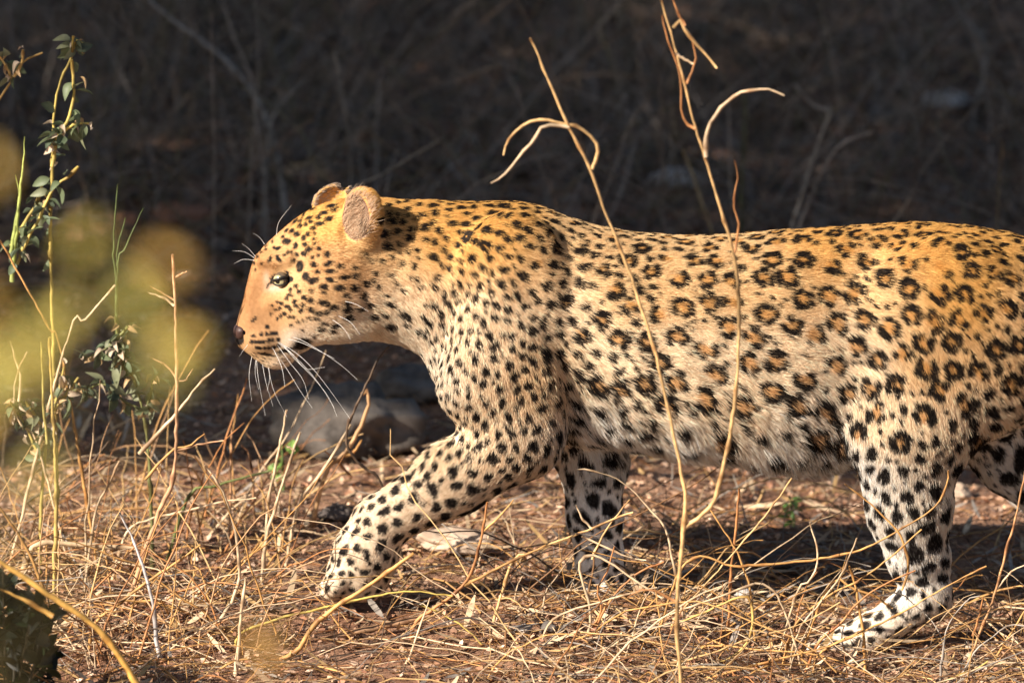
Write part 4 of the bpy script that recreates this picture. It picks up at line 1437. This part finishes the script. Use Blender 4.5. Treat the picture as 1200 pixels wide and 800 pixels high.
# broken pale grass and fans left
stalk('thin straw leaning from the left edge into the weed', [(0, 282), (22, 320), (45, 362), (60, 388), (72, 415)], .12, 2.0, GOLD)
stalk('pale bare stick pointing down left of the green blades', [(135, 334), (118, 354), (98, 376), (78, 398)], .1, 2.2, PALE, drop=True)
stalk('white thick bent grass at the left edge', [(32, 412), (22, 432), (17, 455), (17, 480), (26, 500), (44, 522)], .1, 2.4, PALE * 1.05, [([(12, 400), (18, 420), (24, 440), (22, 470)], 2)])
stalk('pale leaning stick under the leafy weed', [(140, 540), (130, 562), (122, 578), (112, 600)], .0, 2.8, PALE)
stalk('dark fallen twig on the sunlit soil at the left', [(128, 516), (105, 545), (75, 570), (30, 590)], .25, 2.0, DARK * 1.3)
stalk('brown fallen twig slanting over the soil at the left', [(140, 536), (110, 555), (80, 575), (45, 600)], .2, 2.0, np.array([.20, .10, .05]))
stalk('thick pale log-like stem lying along the soil at the left', [(160, 642), (120, 640), (80, 637), (40, 640)], .05, 6.5, np.array([.52, .37, .22]), r_tip=5)
stalk('long straw lying across the soil below the chin', [(300, 583), (260, 588), (225, 597), (185, 606), (150, 622)], .1, 3.0, PALE)
stalk('pair of vertical golden stems before the leafy weed', [(58, 395), (60, 450), (64, 520), (66, 600), (64, 660)], -.05, 4.2, np.array([.45, .32, .10]), [([(48, 400), (50, 440), (51, 480), (55, 520)], 3, np.array([.4, .33, .1]))])
for i_, (lb, p0, p1, yy) in enumerate([
        ('straw crossing low in front of the tangle, bottom right', [(1010, 742), (960, 760), (900, 775), (820, 795)], None, -.4),
        ('long pale straw bridging the tangle under the belly', [(700, 735), (760, 728), (840, 700), (905, 690)], None, -.3),
        ('long golden straw rising right across the bottom of the tangle', [(985, 705), (940, 730), (880, 748), (810, 772), (740, 800)], None, -.38),
        ('crooked reddish twig before the planted paw', [(720, 640), (712, 668), (700, 690), (705, 715), (690, 745)], None, -.22),
        ('pale arching straw beneath the planted paw', [(770, 688), (735, 696), (700, 706), (665, 716), (640, 735)], None, -.28)]):
    stalk(lb, p0, yy, 2.4, [GOLD, PALE, STRW, ORNG * 1.3, PALE][i_])
print('stems', round(time.time() - T0, 1), 's')


# ------------------------------------------------------------------ leaves
def leaf_mesh(name, L, Wd, curl, base, fold=.15, n=6):
    V, C = [], []
    for k in range(n + 1):
        t = k / n
        w = Wd * .5 * math.sin(math.pi * min(max(t, .02), .985)) ** .75
        x = L * t
        z = -curl * L * t * t
        for s_, sgn in ((-1, 1), (0, 0), (1, 1)):
            V.append((x, s_ * w, z + abs(s_) * w * fold * 2))
            C.append(np.array(base) * (1.15 if s_ == 0 else 1.0))
    q = []
    for k in range(n):
        a = k * 3
        q += [(a, a + 1, a + 4, a + 3), (a + 1, a + 2, a + 5, a + 4)]
    me = mesh_np(name, V, np.array(q, np.int32), np.array(C))
    me.materials.append(M_LEAF)
    return me


def put_leaf(me, parent, at, direction, roll=0.0, scale=1.0, name='leaf'):
    o = bpy.data.objects.new(name, me)
    COL.objects.link(o)
    o.parent = parent
    o.location = np.array(at) - np.array(parent.location)
    q = Vector(direction).to_track_quat('X', 'Z')
    from mathutils import Quaternion
    o.rotation_mode = 'QUATERNION'
    o.rotation_quaternion = q @ Quaternion((1, 0, 0), roll)
    o.scale = (scale,) * 3
    return o


LF_GREEN = [leaf_mesh('weed_leaf', .027, .016, c_, b_, .3) for c_, b_ in ((.3, (.10, .13, .075)), (.6, (.14, .17, .09)), (.1, (.075, .095, .06)), (.8, (.20, .21, .12)))]
LF_DRY = [leaf_mesh('dry_leaf', .017, .009, .7, (.48, .32, .16), .5), leaf_mesh('dry_leaf', .015, .010, 1.0, (.58, .46, .33), .6)]


def leafy(name, label, stems_px, Y, r, base, n_leaf, leaves, cat='weed', spread=.012, zone=None, dry=0.3):
    first = px_path(stems_px[0], Y, True)
    t = empty(name, first[-1])
    tag(t, label, cat)
    allp = []
    for k, sp_ in enumerate(stems_px):
        pts_ = px_path(sp_, Y + rng.normal(0, .02) * (k > 0), k == 0)
        link('stalk', stem_mesh('stalk', pts_, r * .5 * S, r * (1 if k == 0 else .8) * S, base), M_STRAW, t)
        allp.append(resample(pts_[:-1] if k == 0 else pts_, 40))
    allp = np.concatenate(allp)
    if zone is not None:
        u_, v_ = project(allp)
        allp = allp[(v_ > zone[0]) & (v_ < zone[1])]
    for k in range(n_leaf):
        p = allp[rng.integers(0, len(allp))] + rng.normal(0, spread * .25, 3)
        d = np.array([rng.normal(0, 1), rng.normal(-.2, .8), rng.normal(-.3, .7)])
        me = LF_DRY[rng.integers(0, 2)] if rng.random() < dry else leaves[rng.integers(0, len(leaves))]
        put_leaf(me, t, p + nrm(d) * .003, d, rng.uniform(-1.5, 1.5), rng.uniform(.6, 1.15))
    return t


YW = .16
leafy('leafy_weed', 'tall leafy weed with small grey green leaves at the left edge',
      [[(86, 42), (84, 66), (70, 98), (63, 140), (61, 200), (59, 260), (60, 330), (62, 400), (64, 480), (66, 560), (66, 640)],
       [(84, 70), (86, 110), (80, 140), (68, 160), (61, 195)], [(92, 195), (80, 208), (62, 222), (45, 258), (30, 285), (20, 310)],
       [(50, 215), (42, 240), (28, 262), (12, 290)], [(108, 145), (90, 145), (76, 152), (64, 165)], [(98, 52), (90, 48), (85, 58)]],
      YW, 2.8, np.array([.40, .30, .08]), 100, LF_GREEN, zone=(35, 350), dry=.2)
leafy('leafy_weed', 'branching weed with pale pods at the top left corner',
      [[(50, 62), (28, 72), (15, 92), (0, 115), (-20, 150), (-30, 240), (-34, 640)], [(27, 58), (26, 72), (16, 90)], [(0, 66), (8, 80), (14, 92)]],
      YW + .05, 2.6, np.array([.42, .27, .09]), 16, LF_GREEN, zone=(50, 120), dry=.5)
leafy('leafy_weed', 'low bushy weed with withered leaves behind the curled dry stalk',
      [[(148, 395), (152, 430), (165, 470), (172, 510), (176, 560), (178, 620)], [(128, 400), (140, 415), (150, 440)], [(185, 435), (178, 450), (172, 480)],
       [(105, 455), (125, 450), (145, 470), (165, 480)], [(135, 370), (140, 400), (150, 425)], [(98, 420), (118, 412), (132, 402), (150, 382)], [(60, 470), (85, 460), (105, 452)]],
      YW, 2.4, np.array([.17, .17, .06]), 135, LF_GREEN, zone=(360, 510), dry=.4)
leafy('leafy_weed', 'withered yellow weed low at the left edge', [[(75, 430), (68, 460), (60, 490), (54, 520), (48, 600)], [(30, 470), (42, 488), (55, 510)], [(92, 442), (78, 462), (62, 480)], [(12, 470), (30, 500), (50, 540)]],
      YW - .05, 2.6, np.array([.42, .33, .10]), 80, LF_GREEN, zone=(420, 545), dry=.6)
leafy('seedling', 'small bright green seedling at the edge of the shade', [[(330, 515), (331, 535), (332, 560)]], .6, 2, np.array([.14, .2, .06]), 9,
      [leaf_mesh('seedling_leaf', .022, .018, .1, (.17, .27, .06), .1)], cat='seedling', zone=(500, 556), dry=.1)
leafy('seedling', 'small green sprout on the soil below the belly', [[(925, 580), (928, 595), (930, 612)]], .55, 2, np.array([.1, .14, .04]), 10,
      [leaf_mesh('seedling_leaf', .022, .012, .1, (.07, .13, .03), .1)], cat='seedling', zone=(570, 606), dry=.0)
# three dark green upright blades
t = empty('grass_tuft', px_path([(137, 305)], YW, True)[-1])
tag(t, 'tuft of dark green upright blades left of the leopard face', 'grass')
for pp in ([(138, 216), (135, 255), (133, 292), (136, 330), (138, 420)], [(147, 255), (142, 275), (137, 300), (137, 420)], [(168, 244), (158, 265), (146, 292), (138, 312), (137, 420)]):
    link('blade', stem_mesh('blade', px_path(pp, YW, False), .5 * S, 2.1 * S, np.array([.075, .10, .035]), knots=False), M_STRAW, t)
t = empty('grass_tuft', px_path([(24, 300)], YW, True)[-1])
tag(t, 'pair of yellow green broad blades in the weed at the left edge', 'grass')
for pp in ([(29, 160), (27, 190), (24, 220), (20, 260), (14, 330)], [(18, 205), (22, 220), (22, 240), (12, 300)]):
    link('blade', stem_mesh('blade', px_path(pp, YW, False), .6 * S, 3.0 * S, np.array([.30, .34, .09]), knots=False), M_STRAW, t)

# near, out-of-focus shrub with yellow leaves
FG = -6.35
LF_YEL = [leaf_mesh('yellow_leaf', .026, .0115, .25, b_, .12) for b_ in ((.66, .43, .085), (.54, .43, .085), (.68, .41, .09), (.42, .37, .075))]
sh = empty('yellow_shrub', (P(60, 800, FG)[0], FG, float(ground_z(P(60, 800, FG)[0], FG))))
tag(sh, 'blurred yellow leaved shrub close to the camera at the left', 'shrub')


def fg_stem(pp, r):
    pts_ = [P(a, b, FG + d) for a, b, d in pp]
    link('stalk', stem_mesh('stalk', pts_, r * .6, r, np.array([.16, .13, .05])), M_STRAW, sh)


g0 = np.array(sh.location)
pts_ = [P(62, 330, FG), P(50, 420, FG), P(20, 560, FG), P(0, 700, FG), P(-20, 830, FG), g0]
link('stalk', stem_mesh('stalk', pts_, .0008, .004, np.array([.16, .13, .05])), M_STRAW, sh)
fg_stem([(228, 396, -.1), (200, 430, -.08), (140, 560, -.03), (60, 700, 0), (-10, 830, 0)], .0012)
fg_stem([(150, 290, .1), (130, 340, .08), (70, 480, .04), (10, 690, 0)], .0012)
for (a, b, n_) in ((62, 384, 3), (92, 345, 1), (34, 398, 1), (88, 300, 1), (150, 310, 1), (168, 296, 1), (206, 398, 2), (220, 394, 1), (-12, 410, 2), (-14, 350, 1), (-10, 490, 1), (-10, 170, 1), (24, 560, 1)):
    for k in range(n_):
        d = np.array([rng.normal(0, 1), rng.normal(0, .35), rng.normal(0, 1)])
        p = P(a + rng.normal(0, 9), b + rng.normal(0, 9), FG + rng.normal(0, .10))
        lf_ = put_leaf(LF_YEL[rng.integers(0, 4)], sh, p, d, 0, rng.uniform(.8, 1.2))
        nv = nrm(np.array([-.55, -.75, .4]) + rng.normal(0, .25, 3))
        xv = nrm(np.cross(nv, rng.normal(0, 1, 3)))
        lf_.rotation_quaternion = Matrix((xv, np.cross(nv, xv), nv)).transposed().to_quaternion()
sg = empty('yellow_shrub', (P(310, 900, -5.2)[0], -5.2, float(ground_z(0, -5.2))))
tag(sg, 'blurred brownish leaf tip low at the bottom left of the picture', 'shrub')
link('stalk', stem_mesh('stalk', [P(312, 775, -5.2), P(316, 830, -5.2), np.array(sg.location)], .0008, .003, np.array([.2, .13, .05])), M_STRAW, sg)
BL = leaf_mesh('brown_leaf', .03, .018, .2, (.42, .25, .08), .1)
for k in range(3):
    put_leaf(BL, sg, P(310 + rng.normal(0, 8), 772 + rng.normal(0, 8), -5.2), (rng.normal(), .2, 1), 1.2, .9)

# low bush at the lower left corner, shade put into its leaf colours
LF_DK = [leaf_mesh('shade_dark_leaf', .045, .024, .3, b_, .15) for b_ in ((.007, .010, .005), (.010, .018, .006), (.006, .007, .005))]
yb = -.72
bs = empty('dark_bush', P(15, 830, yb) * np.array([1, 1, 0]) + np.array([0, 0, float(ground_z(P(15, 830, yb)[0], yb))]))
tag(bs, 'low green bush in the lower left corner, coloured nearly black for shade', 'bush')
for k in range(7):
    a = (rng.uniform(-40, 60), rng.uniform(650, 760))
    pts_ = [P(a[0], a[1], yb + rng.normal(0, .06)), P(a[0] * .6 + 5, 780, yb), np.array(bs.location)]
    link('stalk', stem_mesh('stalk', pts_, .0008, .002, np.array([.03, .025, .015])), M_STRAW, bs)
for k in range(300):
    a, b = rng.uniform(-20, 66), rng.uniform(672, 815)
    if b < 672 + max(a, 0) * .55: continue
    d = np.array([rng.normal(0, 1), rng.normal(-.4, .5), rng.normal(-.2, .8)])
    p = P(a - 4, b, yb + rng.uniform(-.02, .16))
    put_leaf(LF_DK[rng.integers(0, 3)], bs, p - nrm(d) * .02, d, rng.uniform(-1.2, 1.2), rng.uniform(.6, 1.0))

# ------------------------------------------------------------------ shaded background: branches one can tell apart
def bg_branch(label, pp, Y, r, base=np.array([.22, .20, .18]), name='bare_branch'):
    return stalk(label, pp, Y, r, base, name=name, cat='branch', r_tip=r * .6)


bg_branch('thick grey branch arching down behind the leopard forehead', [(160, -10), (200, 22), (245, 55), (280, 88), (305, 125), (320, 165), (330, 215), (336, 262)], 2.6, 7)
bg_branch('slim blurred branch curving up above the leopard neck', [(392, 60), (398, 95), (405, 135), (410, 165), (411, 205), (408, 260)], 2.4, 5, np.array([.19, .16, .13]))
bg_branch('short blurred branch leaning right above the forehead', [(362, 92), (345, 105), (328, 125), (318, 145), (312, 190)], 2.5, 4)
bg_branch('pale grass blade slanting up behind the near ear', [(515, 165), (480, 185), (450, 203), (420, 218), (395, 240)], 1.9, 4.2, np.array([.24, .20, .15]))
bg_branch('kinked pale stalk standing above the leopard back', [(930, 98), (955, 125), (972, 130), (962, 160), (950, 195), (938, 235), (925, 280)], 2.2, 5.0, np.array([.25, .21, .17]))
bg_branch('arched blurred stalk above the hips', [(1022, 155), (1000, 162), (980, 175), (962, 205), (945, 245), (930, 290)], 2.0, 4.5, np.array([.25, .20, .16]))
bg_branch('blurred stalk curving down at the top right', [(1117, -8), (1125, 15), (1145, 38), (1155, 60), (1152, 95), (1142, 130)], 3.4, 6, np.array([.18, .165, .15]))
bg_branch('thin stalk behind the hips at the right edge', [(1176, 165), (1172, 200), (1170, 240), (1168, 290)], 1.9, 3.2, np.array([.20, .15, .08]))
bg_branch('slanting stalk between the two tall dry stems', [(800, 175), (812, 205), (822, 235), (836, 280)], 1.9, 4.5, np.array([.26, .19, .10]))
bg_branch('greenish upright stalk behind the second tall stem', [(872, 110), (873, 150), (870, 200), (868, 280)], 2.4, 4.0, np.array([.11, .11, .045]))
bg_branch('blurred grey stalk standing upright at the top left corner', [(12, -5), (13, 30), (14, 70), (14, 160)], 2.8, 6, np.array([.14, .12, .11]))
for i_ in range(0):
    pass

# ------------------------------------------------------------------ the tree whose crown shades the ground behind
tw = np.array([-8.6, .4, 0.0])
tree = empty('shade_tree', (tw[0], tw[1], float(ground_z(tw[0], tw[1]))))
tag(tree, 'broad crowned tree standing out of view that shades the background', 'tree')
tparts = []
tr = resample([tw + (0, 0, -.2), tw + (.1, 0, 1.5), tw + (.5, -.2, 3.0), tw + (1.2, -.5, 4.4)], 16)
V, q = tubes(tr[None], np.linspace(.24, .12, 16)[None], 10)
tparts.append((V, q, np.zeros((len(V), 3))))
for k in range(9):
    e = np.array([rng.uniform(-10, -3), rng.uniform(-4, 3.5), rng.uniform(5, 5.8)])
    st = tr[rng.integers(9, 16)]
    pth = resample([st, st * .5 + e * .5 + (0, 0, .3), e], 12)
    V, q = tubes(pth[None], np.linspace(.10, .02, 12)[None], 6)
    tparts.append((V, q, np.zeros((len(V), 3))))
V, q, c = merge(tparts)
link('trunk', mesh_np('trunk', V, q), M_BARK, tree)
NL = 34000
gx_ = rng.uniform(-4.2, 4.2, NL)
gy_ = rng.uniform(.5, 11, NL)
edge = .86 + (vnoise(gx_, gx_ * 0, 2.2) - .5) * .25
ok = gy_ > edge
gx_, gy_ = gx_[ok], gy_[ok]
zz = rng.uniform(4.9, 6.0, len(gx_))
lp = np.stack([gx_, gy_, np.zeros(len(gx_))], -1) + (to_sun / to_sun[2])[None] * zz[:, None]
n = len(lp)
t1 = nrm(rng.normal(0, 1, (n, 3)))
t2 = nrm(np.cross(t1, rng.normal(0, 1, (n, 3))))
ls = rng.uniform(.07, .13, n)[:, None]
V = np.stack([lp - t1 * ls, lp - t2 * ls * .6, lp + t1 * ls, lp + t2 * ls * .6], 1).reshape(-1, 3)
q = np.arange(n * 4).reshape(-1, 4)
c = np.repeat(np.array([[.05, .075, .025]]) * rng.uniform(.6, 1.4, (n, 1)), 4, 0)
cr_ = link('crown', mesh_np('crown', V, q, c, False), M_LEAF, tree)
tag(cr_, kind='stuff')
print('done', round(time.time() - T0, 1), 's')
